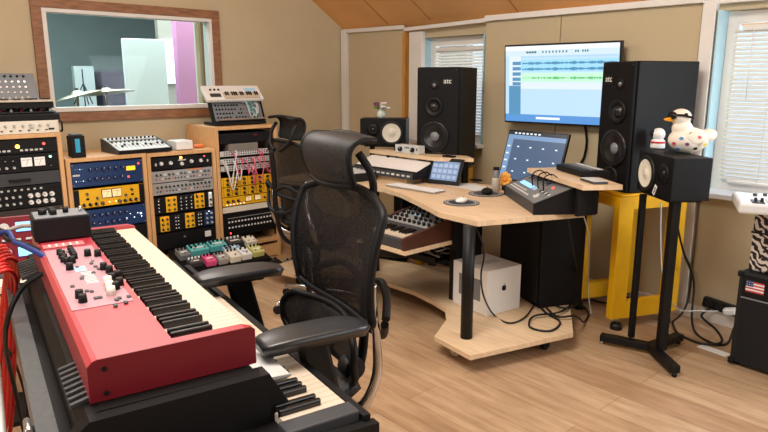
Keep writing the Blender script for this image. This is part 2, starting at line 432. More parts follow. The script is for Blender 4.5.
def cymbal(px, py, x, r, tilt, label):
    c = pp(px, py, x)
    g = thing('cymbal_stand', label, 'cymbal', (c.x, c.y, 0))
    MB().cyl((0, 0, .25), (0, 0, c.z+.03), .011).build('pole', M_chrome, g)
    for k in range(3):
        an = k*2.094+.4
        MB().cyl((0, 0, .42), (.3*math.cos(an), .3*math.sin(an), .01), .009).build('leg', M_chrome, g)
    MB().lathe([(0, .03), (.03, .028), (.045, .008), (r*.6, 0), (r, -.018), (r, -.021), (r*.6, -.004), (.045, .004), (0, .02)]).build('cymbal', mat('brushed bronze cymbal', (214, 206, 180), .3, metal=.6), g, (0, 0, c.z), (R(tilt), R(-6), 0))
    MB().cyl((0, 0, c.z+.02), (0, 0, c.z+.05), .016).build('felt', M_dgrey, g)
cymbal(106, 91, -5.95, .24, 4, 'brass cymbal on its stand, the larger one beyond the glass')
cymbal(77, 94, -5.85, .2, 14, 'tilted brass cymbal on its stand, left of the other cymbal')
c = pp(83, 80, -6.6)
g = thing('microphone_stand', 'thin dark microphone stand behind the cymbals beyond the glass', 'stand', (c.x, c.y, 0))
MB().cyl((0, 0, .3), (0, 0, 1.55), .006).build('pole', M_black, g)
for k in range(3):
    MB().cyl((0, 0, 1.42), (.1*math.cos(k*2.1), .1*math.sin(k*2.1), 1.22), .005).build('clamp_arm', M_black, g)
    MB().cyl((0, 0, .4), (.3*math.cos(k*2.1), .3*math.sin(k*2.1), .01), .01).build('leg', M_black, g)

# windows in the knee wall
def window(name, W, blind_label):
    x0, x1, z0, z1 = W
    g = struct(bpy.data.objects.new(name, None)); C.objects.link(g)
    yw = YB+.10
    mb = MB()
    mb.box((x0+.005, YB+.035, (z0+z1)/2), (.01, .17, z1-z0)); mb.box((x1-.005, YB+.035, (z0+z1)/2), (.01, .17, z1-z0))
    mb.build('window_reveal', M_teal, g)
    mb = MB()
    for (a, b, c, d) in ((x0+.01, x0+.07, z0, z1), (x1-.07, x1-.01, z0, z1), (x0+.068, x1-.068, z0+.002, z0+.07), (x0+.068, x1-.068, z1-.07, z1-.002)):
        mb.box(((a+b)/2, yw, (c+d)/2), (b-a, .05, d-c), bev=.004)
    mb.build('window_frame', M_white, g)
    MB().box(((x0+x1)/2, yw+.01, (z0+z1)/2), (x1-x0-.1, .006, z1-z0-.1)).build('glass_pane', M_glassw, g)
    MB().box(((x0+x1)/2, YB+.02, z0-.012), (x1-x0+.05, .3, .03), bev=.004).build('window_sill', mat('white sill board', (224, 230, 236), .35), g)
    bm_ = MB()
    ns = int((z1-z0-.16)/.024)
    for k in range(ns):
        z = z1-.12-k*.024
        bm_.box(((x0+x1)/2, yw-.05, z), (x1-x0-.13, .0018, .0245), rot=(R(-48), 0, 0))
    b = thing('venetian_blind', blind_label, 'blind', (0, 0, 0))
    bm_.build('slats', mat_blind(), b)
    MB().box(((x0+x1)/2+.02, yw-.05, z1-.1), (x1-x0-.18, .035, .03), bev=.003).build('head_rail', M_white, b)
    MB().box(((x0+x1)/2+.02, yw-.05, z0+.06), (x1-x0-.18, .025, .015), bev=.003).build('bottom_rail', M_white, b)
    for xx in (x0+.28, x1-.28): MB().cyl((xx, yw-.064, z0+.06), (xx, yw-.064, z1-.1), .0012, n=6).build('ladder_cord', M_white, b)
    MB().cyl((x0+.17, yw-.07, z1-.5), (x0+.17, yw-.07, z1-.1), .003, n=6).build('tilt_wand', M_white, b)
def mat_blind():
    if 'blind' in MATS: return MATS['blind']
    m = bpy.data.materials.new('white blind slat'); m.use_nodes = True; nt = m.node_tree; b = nt.nodes['Principled BSDF']
    b.inputs['Base Color'].default_value = lin((228, 226, 218)); b.inputs['Roughness'].default_value = .5
    t = nt.nodes.new('ShaderNodeBsdfTranslucent'); t.inputs[0].default_value = lin((236, 234, 224))
    mx = nt.nodes.new('ShaderNodeMixShader'); mx.inputs[0].default_value = .22
    nt.links.new(b.outputs[0], mx.inputs[1]); nt.links.new(t.outputs[0], mx.inputs[2]); nt.links.new(mx.outputs[0], nt.nodes['Material Output'].inputs[0])
    MATS['blind'] = m
    return m
window('window_2', W2, 'white slatted blind lowered behind the left tall speaker')
window('window_3', W3, 'wide white slatted blind in the right-hand window')

# ------------------------------------------------------------------ device builder
KC = {}
def shared(key, make):
    if key not in KC: KC[key] = make()
    return KC[key]
def child(name, me, parent, loc, rot=(0, 0, 0)):
    o = bpy.data.objects.new(name, me); C.objects.link(o); o.parent = parent; o.location = loc; o.rotation_euler = rot
    return o
def mesh_of(mb, m):
    me = bpy.data.meshes.new('shared'); bmesh.ops.recalc_face_normals(mb.bm, faces=mb.bm.faces[:]); mb.bm.to_mesh(me); mb.bm.free()
    for q in (mb.mats or [m]): me.materials.append(q)
    return me
def knob(g, x, z, r=.008, m=None, y=0, h=.014, name='knob'):
    m = m or M_black
    def mk():
        mb = MB(); mb.cyl((0, 0, 0), (0, -h, 0), r, r*.82, n=12, m=m)
        mb.box((0, -h-.0006, r*.45), (r*.2, .0012, r*.8), m=M_wht if m not in (M_wht, M_cream, M_ivory, M_lgrey) else M_dgrey)
        return mesh_of(mb, m)
    o = child(name, shared(('knob', r, m.name, h), mk), g, (x, y, z)); o.rotation_euler = (0, random.uniform(-2, 2), 0); return o
def rect(g, name, x, z, w_, h_, m, y=0, d=.004):
    me = shared((name, w_, h_, m.name, d), lambda: mesh_of(MB().box((0, -d/2, 0), (w_, d, h_), bev=min(w_, h_)*.12, seg=1), m))
    return child(name, me, g, (x, y, z))
def round_(g, name, x, z, r, m, y=0, d=.004):
    me = shared((name, r, m.name, d), lambda: mesh_of(MB().cyl((0, 0, 0), (0, -d, 0), r, n=12), m))
    return child(name, me, g, (x, y, z))
def jack(g, x, z, r=.004, y=0): return round_(g, 'jack_socket', x, z, r, M_chrome, y, .002)
def meter(g, x, z, w_, h_, m, y=0):
    b = rect(g, 'meter', x, z, w_+.008, h_+.008, M_black, y, .006)
    rect(b, 'meter_face', 0, 0, w_, h_, m, -.006, .0012)
    n = MB().box((.003, -.0078, -.002), (.0014, .001, h_*.7), rot=(0, R(24), 0)).build('needle', M_black, b)
    MB().box((0, -.0078, h_*.26), (w_*.8, .0008, .0016)).build('scale', M_dgrey, b)
def lamp(g, x, z, m, r=.004, y=0): return round_(g, 'indicator_lamp', x, z, r, m, y, .005)

def device(name, label, cat, loc, rot, W, D, Hh, face, body=None, bev=.003, group=None):
    """front face in the local xz plane at y=0, body behind it"""
    g = thing(name, label, cat, loc, rot, group)
    MB().box((0, D/2+.004, Hh/2), (W*.985, D-.008, Hh*.96), bev=bev).build('chassis', body or M_black, g)
    MB().box((0, .003, Hh/2), (W, .006, Hh), bev=.0015).build('front_panel', face, g)
    return g

# ------------------------------------------------------------------ left wall cabinets
XC = -4.46; LW = R(90)
def cabinet(y0, y1, ztop, label, zb=.16, depth=.5, bays=1):
    g = thing('rack_cabinet', label, 'cabinet', (XC-depth/2, (y0+y1)/2, 0), (0, 0, LW))
    W = y1-y0; t = .026; f = -depth/2
    MB().box((0, 0, ztop-.013), (W, depth, t), bev=.002).build('top_board', M_oak, g)
    for s in (-1, 1): MB().box((s*(W/2-t/2), 0, (ztop-t)/2), (t, depth, ztop-t), bev=.002).build('side_panel', M_oak, g)
    MB().box((0, 0, zb-.013), (W-2*t, depth-.01, t), bev=.002).build('bottom_board', M_oak, g)
    MB().box((0, f+.02, zb/2-.02), (W-2*t, .02, zb-.06)).build('plinth', M_oak, g)
    MB().box((0, depth/2-.01, (ztop+zb)/2), (W-2*t, .008, ztop-zb-t)).build('back_panel', M_black, g)
    for s in (-1, 1): MB().box((s*(W/2-t-.004), f+.03, (ztop+zb)/2), (.006, .02, ztop-zb-2*t)).build('rack_rail', M_blackm, g)
    return g
cabinet(.675, 1.205, 1.12, 'tall oak rack cabinet at the left edge, next to the studio window')
cabinet(1.215, 1.745, .945, 'low oak rack cabinet holding blue and yellow units')
cabinet(1.75, 2.28, .94, 'low oak rack cabinet holding silver units and small yellow modules')
cabinet(2.285, 2.83, 1.10, 'tall oak rack cabinet under the small synthesizers, right of the window')
YA, Y1, Y2, YC = .94, 1.48, 2.015, 2.5575
RW = .472
def rack(name, label, yc, z0, z1, face, D=.25, group=None, cat='rack unit', proud=0.0):
    return device(name, label, cat, (XC-.012+proud, yc, z0), (0, 0, LW), RW, D, z1-z0-.003, face, group=group)
# cabinet A
g = rack('rack_preamplifier', 'black rack unit with an amber pilot lamp and a row of push buttons', YA, 1.0, 1.09, M_black)
lamp(g, .01, .045, M_lamp, .012); lamp(g, .16, .055, M_ledr, .008)
for k in range(5): rect(g, 'button', .03+k*.028, .02, .018, .012, M_lgrey)
for k in range(6): rect(g, 'button', -.17+k*.026, .02, .018, .012, M_lgrey)
g = rack('rack_compressor', 'black rack unit with two white needle meters', YA, .885, .997, M_black)
for x in (.05, .125): meter(g, x, .06, .062, .055, M_meterw)
for k in range(5): knob(g, -.19+k*.042, .075, .011); knob(g, -.19+k*.042, .03, .009, M_lgrey)
lamp(g, .19, .085, M_ledg, .007); knob(g, .19, .03, .009)
g = rack('blank_rack_unit', 'plain dark rack drawer under the two white needle meters', YA, .80, .882, M_dgrey)
rect(g, 'drawer_handle', 0, .035, .12, .014, M_black, 0, .02)
g = rack('rack_monitor_mixer', 'black rack unit with two rows of big silver knobs', YA, .655, .797, M_black)
for r_ in (0, 1):
    for k in range(4): knob(g, .05+k*.042, .033+r_*.042, .0165, M_wht, h=.016)
    for k in range(6): knob(g, -.2+k*.038, .033+r_*.042, .009, M_lgrey)
for k in range(9): rect(g, 'button', -.18+k*.037, .118, .014, .012, M_lgrey)
g = rack('rack_shelf_unit', 'dark brown rack panel below the big silver knobs', YA, .56, .652, mat('dark brown panel', (52, 44, 42), .6))
for k in range(4): round_(g, 'screw', (-.22, .22)[k % 2], .02+.05*(k//2), .004, M_alu)
g = rack('rack_patchbay', 'black patch panel low in the left-edge cabinet', YA, .47, .557, M_black)
for r_ in (0, 1):
    for k in range(22): jack(g, -.2+k*.019, .028+r_*.03, .0045)
g = rack('rack_power_unit', 'dark rack power unit, bottom of the left-edge cabinet', YA, .33, .44, M_dgrey)
for k in range(6): rect(g, 'switch', -.15+k*.06, .055, .02, .03, M_black)
# cabinet 1 : blue / yellow
def blue_unit(z0, z1, label, disp):
    g = rack('rack_equalizer', label, Y1, z0, z1, M_blue)
    h = z1-z0
    for r_ in (0, 1):
        for k in range(6):
            knob(g, -.125+k*.042+(.01 if r_ else 0), h*(.3+.4*r_), .0125, mat('navy knob', (16, 34, 84), .3), h=.018)
        for k in range(4): lamp(g, -.21+k*.015, h*(.25+.5*r_), M_ledw if (k+r_) % 3 == 0 else M_lcds, .0018)
    if disp:
        b = rect(g, 'display', .155, h*.62, .062, .03, M_amberd, 0, .006); lamp(g, .135, h*.26, M_ledr, .006)
        lamp(g, .21, h*.8, M_ledr, .006)
        rect(g, 'name_plate', -.205, h*.5, .045, .012, M_lgrey, 0, .001)
    else:
        for k in range(5): lamp(g, .1+k*.026, h*(.35+.2*(k % 2)), M_ledw, .0025)
        lamp(g, .2, h*.5, M_ledw, .006)
    for x in (-.225, .225):
        for z in (.012, h-.012): round_(g, 'screw', x, z, .003, M_alu)
blue_unit(.75, .91, 'deep blue rack unit with a small amber display, topmost in its cabinet', True)
g = rack('rack_compressor', 'wide yellow rack unit with a pair of glowing needle meters', Y1, .605, .735, M_yel)
for x in (-.022, .045): meter(g, x, .085, .06, .052, M_meter)
rect(g, 'side_ear', -.218, .064, .035, .126, M_black, -.001, .004); rect(g, 'side_ear', .218, .064, .035, .126, M_black, -.001, .004)
for k in range(4): knob(g, -.175+k*.04, .022, .012, h=.018); knob(g, .06+k*.038, .022, .012, h=.018)
for x in (-.15, .15): knob(g, x, .095, .009); rect(g, 'switch', x+.002, .06, .02, .014, M_black)
for x in (-.085, .105): knob(g, x, .06, .01, M_dgrey)
for k in range(4): lamp(g, -.03+k*.022, .025, M_ledg if k % 2 else M_ledr, .0025)
blue_unit(.452, .59, 'deep blue rack unit speckled with tiny lights, under the yellow one', False)
g = rack('storage_rack_unit', 'black rack drawer under the speckled blue unit', Y1, .33, .445, M_black); rect(g, 'drawer_handle', 0, .055, .14, .014, M_dgrey, 0, .02)
g = rack('rack_power_unit', 'black rack power strip low under the blue units', Y1, .19, .30, M_dgrey)
for k in range(6): rect(g, 'switch', -.15+k*.06, .055, .02, .03, M_black)
# cabinet 2
g = rack('rack_preamplifier', 'black rack unit with five white pointer knobs and a gold lamp', Y2, .815, .905, M_black)
for k, x in enumerate((-.16, -.09, -.005, .07, .145)): knob(g, x, .045-(.012 if k == 2 else 0), .0135, M_wht, h=.016); round_(g, 'dial_plate', x, .045-(.012 if k == 2 else 0), .019, M_dgrey, 0, .002)
lamp(g, -.01, .078, M_lamp, .009); lamp(g, .175, .075, M_ledr, .005)
for x in (-.2, .2): rect(g, 'switch', x, .04, .012, .02, M_lgrey)
rect(g, 'name_plate', 0, .06, .06, .009, M_lgrey, 0, .001)
for q, (z0, z1) in enumerate(((.722, .808), (.632, .719))):
    g = rack('rack_patch_unit', ('silver rack unit crowded with switches, the upper of two', 'silver rack unit crowded with knobs, the lower of two')[q], Y2, z0, z1, M_silver)
    for k in range(14): knob(g, -.2+k*.031, .056, .0085, (M_black, M_wht, M_dgrey)[(k*(q+2)) % 3], h=.012)
    for k in range(18): (rect(g, 'button', -.205+k*.024, .026, .012, .01, (M_black, M_dgrey, M_wht, M_orange)[(k*3+q) % 4]) if k % 3 else jack(g, -.205+k*.024, .026, .006))
    rect(g, 'printed_strip', .1, .078, .12, .008, M_orange if q == 0 else M_dgrey, 0, .001)
for q, (z0, z1, mods) in enumerate(((.492, .618, ((-.105, M_yel, .085), (.115, M_yel, .08), (.205, M_wht, .03))),
                                    (.352, .483, ((-.165, M_yel, .07), (.03, M_yel, .075), (.185, M_blue, .075))))):
    g = rack('module_rack', ('black module rack with two yellow modules and one narrow white one', 'black module rack with two yellow modules and one blue one')[q], Y2, z0, z1, M_black)
    for x, mm, ww in mods:
        p = rect(g, 'module', x, .063, ww, .115, mm, 0, .006)
        for r_ in range(3 if mm is not M_wht else 2):
            for c_ in range(2 if ww > .05 else 1): knob(p, (c_-.5)*ww*.5 if ww > .05 else 0, -.038+r_*.036, .009, M_black if mm is not M_blue else M_lgrey, -.006, .01)
        lamp(p, 0, .05, M_ledr if mm is M_yel else M_ledw, .003, -.006)
    for x in (-.2, -.03, .01, .05, .09) if q == 0 else (-.08, -.06, .1, .12):
        for r_ in range(4): lamp(g, x, .02+r_*.026, M_meterw, .004)
        knob(g, x, .112, .006, M_dgrey)
g = rack('rack_shelf_unit', 'dark rack panel behind the effects pedals with a small white box label', Y2, .22, .345, M_black)
rect(g, 'paper_note', .17, .07, .05, .045, M_wht, 0, .001); knob(g, -.02, .08, .012, M_dgrey)
# cabinet C
g = rack('rack_wiring_tray', 'dark rack tray with a flat grey box at the top of the right cabinet', YC, .97, 1.05, M_black)
rect(g, 'red_badge', .08, .055, .03, .012, M_dred, 0, .002)
tag(MB().box((XC-.11, YC-.03, .935), (.2, .26, .06), bev=.004).build('grey_equipment_box', mat('dull grey box', (124, 118, 110), .6)), 'flat dull grey box behind the pink patch cables', 'box')
for q, z in enumerate((.87, .81, .755)):
    g = rack('rack_patchbay', ('pale patch bay behind the pink cables, topmost of three', 'pale patch bay behind the pink cables, middle of three', 'pale patch bay behind the pink cables, lowest of three')[q], YC, z, z+.044, M_lgrey, D=.12)
    for r_ in (0, 1):
        for k in range(20): round_(g, 'jack_socket', -.2+k*.021, .013+r_*.017, .0055, M_dgrey, 0, .002)
for q, (z0, z1, kn) in enumerate(((.63, .706, 6), (.553, .627, 6), (.478, .55, 4))):
    g = rack('rack_module_row', ('yellow rack unit with two knob rows, topmost of three', 'yellow rack unit with two knob rows, middle of three', 'yellow rack unit with two small lit meters')[q], YC, z0, z1, M_yel)
    if q < 2:
        for k in range(6):
            for r_ in (0, 1): knob(g, -.185+k*.072, .02+r_*.034, .0115, h=.016)
            rect(g, 'module_seam', -.221+k*.072, .036, .002, .07, M_black, 0, .001)
    else:
        for x in (-.01, .075): meter(g, x, .043, .05, .036, M_meter)
        for k in range(3): knob(g, -.19+k*.045, .036, .012); knob(g, .14+k*.035, .036, .009)
        for k in range(6): lamp(g, -.2+k*.03, .012, M_ledw, .002)
g = rack('blank_rack_unit', 'plain beige rack panel under the small lit meters', YC, .425, .474, M_cream)
for x in (-.22, .22): round_(g, 'screw', x, .024, .004, M_alu)
g = rack('rack_switch_panel', 'black rack unit with two rows of white studs', YC, .235, .42, M_black)
for r_ in (0, 1):
    for k in range(14): rect(g, 'button', -.19+k*.029, .07+r_*.045, .013, .013, M_wht, 0, .008)
lamp(g, -.18, .025, M_ledr, .006); rect(g, 'printed_strip', 0, .145, .4, .003, M_lgrey, 0, .001)
# patch cables
random.seed(3)
M_cpink = mat('pink patch cable', (226, 90, 120), .45); M_cwht = mat('white patch cable', (220, 220, 220), .45)
for k in range(14):
    mcol, nm = ((M_cpink, 'pink'), (M_cwht, 'white'), (M_cpink, 'pink'))[k % 3]
    y0 = YC-.02+random.uniform(-.16, .2)+(.06 if mcol is M_cpink else -.05); y1 = y0+random.uniform(-.16, .16); y1 = max(YC-.2, min(YC+.2, y1))
    za, zb = random.choice((.775, .79, .83, .85)), random.choice((.89, .905, .83, .775))
    dep = random.uniform(.04, .1); sag = random.uniform(.04, .17)
    cable('patch_cable', [(XC-.012, y0, za), (XC+.01+dep*.4, y0, za-.01), (XC+dep*.6, (y0+y1)/2, min(za, zb)-sag), (XC+.01+dep*.4, y1, zb-.01), (XC-.012, y1, zb)],
          .0042, mcol, nm+' patch cable looping in front of the pale patch bays', group=nm+' patch cables')

# ------------------------------------------------------------------ small instruments
def keys_mesh(g, x0, n, pitch, y0, z, length, h=.012, tilt=0, blacks=(1, 1, 0, 1, 1, 1, 0), as_parts=False, front=.34, name_w='white_key', name_b='black_key'):
    """keys lie in the local xy plane, player side is -y; y0 front edge"""
    if as_parts:
        wk = mesh_of(MB().box((0, length/2, -h/2), (pitch-.0012, length, h), bev=.0012, seg=2), M_ivory)
        bk = mesh_of(MB().box((0, 0, 0), (pitch*.5, length*(1-front), .022), bev=.003, seg=2), M_key)
        for k in range(n):
            child(name_w, wk, g, (x0+pitch*(k+.5), y0, z))
            if k < n-1 and blacks[k % 7]: child(name_b, bk, g, (x0+pitch*(k+1), y0+length*front+length*(1-front)/2, z+.004))
    else:
        a = MB(); b = MB()
        for k in range(n):
            a.box((x0+pitch*(k+.5), y0+length/2, z-h/2), (pitch-.001, length, h), bev=.0008, seg=1)
            if k < n-1 and blacks[k % 7]: b.box((x0+pitch*(k+1), y0+length*front+length*(1-front)/2, z+.003), (pitch*.52, length*(1-front), .012))
        a.build('white_keys', M_ivory, g)['kind'] = 'stuff'; b.build('black_keys', M_key, g)['kind'] = 'stuff'

# synths on the tall left cabinet (face +x)
def on_left(y, z, x=XC-.02): return (x, y, z)
g = thing('silver_synthesizer', 'silver synthesizer with tall knob panel and white keys, topmost on the left cabinet', 'synthesizer', (XC-.05, .92, 1.275), (0, 0, LW))
MB().box((0, .19, .02), (.56, .34, .04), bev=.004).build('chassis', M_black, g)
p = MB().box((0, 0, 0), (.5, .02, .2), bev=.003).build('knob_panel', M_mgrey, g, (-.02, .19, .125), (R(-28), 0, 0))
random.seed(5)
for r_ in range(5):
    for k in range(12):
        x = -.21+k*.036
        if (r_ < 4 and k > 5): jack(p, x, -.075+r_*.038, .007, -.011)
        else: knob(p, x, -.075+r_*.038, .0075, M_black, -.011, .014)
keys_mesh(g, -.28, 24, .0232, .005, .052, .1)
g = thing('sequencer', 'long black sequencer with a row of coloured knobs under the silver synthesizer', 'sequencer', (XC-.03, .92, 1.2), (0, 0, LW))
MB().prof([(0, 0), (.3, 0), (.3, .07), (.02, .04)], -.3, .3).build('chassis', M_black, g)
p = MB().box((0, 0, 0), (.58, .004, .2)).build('control_surface', M_dgrey, g, (0, .14, .06), (R(-84), 0, 0))
for k in range(20):
    for r_ in range(3): knob(p, -.27+k*.028, -.07+r_*.05, .0085, (M_black, M_dred, M_black, M_lgrey)[(k+r_) % 4], -.002, .018)
MB().box((0, -.001, .02), (.59, .004, .03)).build('front_strip', M_black, g)
g = device('cream_tape_machine', 'cream front audio unit with black side handles standing on the left cabinet', 'audio unit', (XC-.01, .925, 1.122), (0, 0, LW), .55, .32, .078, M_cream, M_silver)
for k in range(10):
    if k in (3, 7): knob(g, -.22+k*.048, .048, .016, M_lgrey)
    else: knob(g, -.22+k*.048, .05, .008, M_silver)
for k in range(9): rect(g, 'button', -.2+k*.05, .02, .014, .007, M_dgrey if k != 3 else M_dred)
rect(g, 'power_switch', .23, .024, .034, .012, M_black)
for s in (-1, 1):
    MB().tube([(s*.285, .01, .008), (s*.285, -.03, .012), (s*.285, -.03, .066), (s*.285, .01, .07)], .006).build('handle', M_black, g)
# black gadget
g = device('black_gadget_box', 'small black box with a turquoise label next to the tall left cabinet', 'box', (XC-.02, 1.31, .946), (0, 0, LW), .085, .1, .145, M_black, M_black)
rect(g, 'label_sticker', -.005, .08, .03, .09, M_stick, 0, .001); MB().box((0, .05, .15), (.07, .08, .01), bev=.003).build('lid', M_dgrey, g)
# mixer on the low cabinet
m0 = P(112, 155, z=.97); m1 = P(172, 150, z=.97)
g = thing('small_mixer', 'small grey mixing console with knobs and faders lying on the low cabinet', 'mixer', (XC-.02, 1.755, .946), (0, 0, R(92)))
MB().prof([(0, 0), (.3, 0), (.3, .085), (.2, .075), (0, .025)], -.19, .19).build('chassis', M_black, g)
p = MB().box((0, 0, 0), (.37, .004, .29), bev=.001).build('control_surface', M_lgrey, g, (0, .145, .06), (R(-77), 0, 0))
for k in range(12):
    x = -.165+k*.03
    for r_ in range(3): knob(p, x, .03+r_*.036, .007, (M_dgrey, M_wht, M_black)[r_], -.002, .014)
    rect(p, 'fader_slot', x, -.06, .003, .08, M_black, -.001, .002); rect(p, 'fader_cap', x, -.08+.05*random.random(), .012, .018, M_black if k % 3 else M_wht, -.002, .012)
for s in (-1, 1): MB().prof([(-.003, 0), (.303, 0), (.303, .092), (.2, .082), (-.003, .03)], s*.193-.004, s*.193+.004).build('side_cheek', M_dgrey, g)
tag(MB().box((XC-.13, 2.06, .977), (.16, .13, .065), bev=.006).build('white_box', M_wht), 'small plain white box on the low cabinet behind the mixer end', 'box')
tag(MB().tube([(XC-.1, 2.2, .957), (XC-.12, 2.17, .957), (XC-.15, 2.19, .957), (XC-.14, 2.23, .957), (XC-.11, 2.235, .957)], .012, closed=True).build('orange_coil', M_orange), 'small orange coil of tape on the low cabinet corner', 'coil')
# white mini keyboard on modular box (right cabinet)
g = thing('semi_modular_synthesizer', 'grey patchable synthesizer with rows of small knobs in an upright black stand', 'synthesizer', (XC-.06, 2.56, 1.105), (0, 0, LW))
MB().box((0, .12, .012), (.45, .2, .024), bev=.004).build('base', M_black, g)
p = MB().box((0, 0, 0), (.43, .03, .185), bev=.003).build('knob_panel', M_mgrey, g, (0, .09, .112), (R(-22), 0, 0))
for s in (-1, 1): MB().box((s*.221, .09, .112), (.008, .05, .2), rot=(R(-22), 0, 0)).build('side_cheek', M_black, g)
for r_ in range(5):
    for k in range(14):
        x = -.185+k*.0265; z = -.065+r_*.033
        if (r_*7+k*3) % 5 == 0 and k > 4: continue
        if k > 8 and r_ > 0: jack(p, x, z, .006, -.015)
        else: knob(p, x, z, .0075, M_black, -.015, .012)
MB().box((.01, .03, .04), (.4, .03, .012), rot=(R(-20), 0, 0)).build('silver_strip', M_alu, g)
random.seed(9)
for k in range(6):
    x = .04+random.random()*.14; x2 = .04+random.random()*.14; z = .08+random.random()*.1; z2 = .08+random.random()*.1
    MB().tube([(x, .07, z), (x, .02, z+.01), ((x+x2)/2, -.005, min(z, z2)-.03), (x2, .02, z2), (x2, .07, z2)], .003, n=6).build('patch_lead', M_cwht if k % 2 else M_cyan, g)
g = thing('mini_keyboard', 'white mini keyboard with pads leaning on top of the grey patchable synthesizer', 'keyboard', (XC-.12, 2.535, 1.29), (R(46), 0, LW))
MB().box((0, .065, .01), (.5, .15, .035), bev=.01).build('chassis', M_wht, g)
keys_mesh(g, -.1, 17, .0185, -.002, .036, .06, front=.45)
for k in range(3): round_(g, 'knob', -.19+k*.03, .06, .009, M_black).location = (-.19+k*.034, .09, .03)
MB().box((-.165, .035, .029), (.09, .035, .006), bev=.002).build('pad_block', M_dgrey, g)
MB().box((.15, .09, .03), (.1, .03, .006), bev=.002).build('display', M_lcds, g)
for o in g.children:
    if o.name.startswith('knob'): o.rotation_euler = (R(-90), 0, 0)

# ------------------------------------------------------------------ pedals on a board
B0 = Vector((-4.17, 2.22, .075)); BR = (0, 0, R(88))
g = thing('pedal_board', 'black sloping pedal board on the floor before the cabinets', 'pedal board', B0, BR)
MB().prof([(-.08, .0), (.24, .0), (.24, .15), (-.08, .055)], -.39, .27).build('board', M_black, g)
for x in (-.34, .22):
    for y in (-.05, .2): MB().cyl((x, y, -.075), (x, y, .002), .018, n=14).build('rubber_foot', M_rub, g)
MB().box((-.06, -.086, .03), (.66, .012, .05), bev=.003).build('front_rail', M_blackm, g)
sl = math.atan2(.095, .32)
def pedal(lx, ly, w_, d_, h_, m, nk, label, kn=None):
    z = .055+(ly+.08)*math.tan(sl)
    loc = Matrix.Rotation(BR[2], 4, 'Z') @ Vector((lx, ly, 0)) + B0
    p = thing('effects_pedal', label, 'pedal', (loc.x, loc.y, B0.z+z+.001), (sl, 0, BR[2]), 'effects pedals')
    MB().box((0, 0, h_/2+.003), (w_, d_, h_), bev=.004).build('enclosure', m, p)
    for k in range(nk):
        kk = min(4, nk); r_ = k//kk
        MB().cyl((-w_/2+w_*(k % kk+.5)/kk, d_*.28-r_*.028, h_), (-w_/2+w_*(k % kk+.5)/kk, d_*.28-r_*.028, h_+.018), .0085, .007, n=10).build('knob', kn or M_black, p)
    MB().cyl((0 if w_ < .09 else -w_*.28, -d_*.3, h_), (0 if w_ < .09 else -w_*.28, -d_*.3, h_+.014), .007, n=10).build('foot_switch', M_chrome, p)
    if w_ >= .09: MB().cyl((w_*.28, -d_*.3, h_), (w_*.28, -d_*.3, h_+.014), .007, n=10).build('foot_switch', M_chrome, p)
    MB().box((0, -d_*.05, h_+.003), (w_*.6, d_*.16, .001)).build('name_plate', M_wht if m is not M_wht else M_lblue, p)
peds = [(-.30, -.01, .1, .075, .04, M_dgrey, 4, 'charcoal pedal at the left front of the board'), (-.195, -.015, .075, .11, .045, M_pink, 3, 'bright pink effects pedal'),
        (-.105, -.02, .075, .11, .045, M_silver, 3, 'silver effects pedal right of the pink one'), (-.01, -.02, .085, .12, .05, M_cream, 3, 'cream effects pedal before the wide light blue one'),
        (.085, -.02, .08, .11, .05, M_wht, 2, 'white effects pedal at the board front, right of the cream one'), (.19, -.005, .09, .12, .045, M_lime, 3, 'pale lime effects pedal at the board right end'),
        (-.33, .12, .08, .11, .045, M_mgrey, 3, 'grey effects pedal at the rear left of the board'), (-.21, .14, .14, .1, .05, M_cyan, 6, 'wide turquoise pedal at the rear, first from the left'),
        (-.055, .15, .13, .09, .05, M_cyan, 5, 'wide turquoise pedal at the rear, second from the left'), (.02, .06, .13, .06, .05, M_lblue, 6, 'light blue pedal in the middle of the board'),
        (.09, .15, .12, .1, .05, M_dgrey, 4, 'charcoal pedal at the rear middle of the board'), (.21, .13, .09, .1, .05, M_cream, 2, 'small cream pedal at the rear right of the board')]
for q in peds: pedal(*q, kn=M_wht if q[5] in (M_dgrey,) else None)
for q, (y, x, m, lb) in enumerate(((2.62, -4.2, M_dgrey, 'charcoal pedal on the floor right of the board'), (2.71, -4.1, M_mgrey, 'flat grey pedal on the floor, furthest right'))):
    p = thing('effects_pedal', lb, 'pedal', (x, y, 0), BR)
    MB().prof([(-.07, 0), (.07, 0), (.07, .05), (-.07, .025)], -.04, .04).build('enclosure', m, p)
    MB().cyl((-.02, .05, .045), (-.02, .05, .062), .008, n=10).build('knob', M_black, p); MB().cyl((.02, .05, .045), (.02, .05, .062), .008, n=10).build('knob', M_black, p)
    MB().box((0, -.015, .042), (.06, .07, .004), rot=(R(10), 0, 0)).build('treadle', M_rub, p)

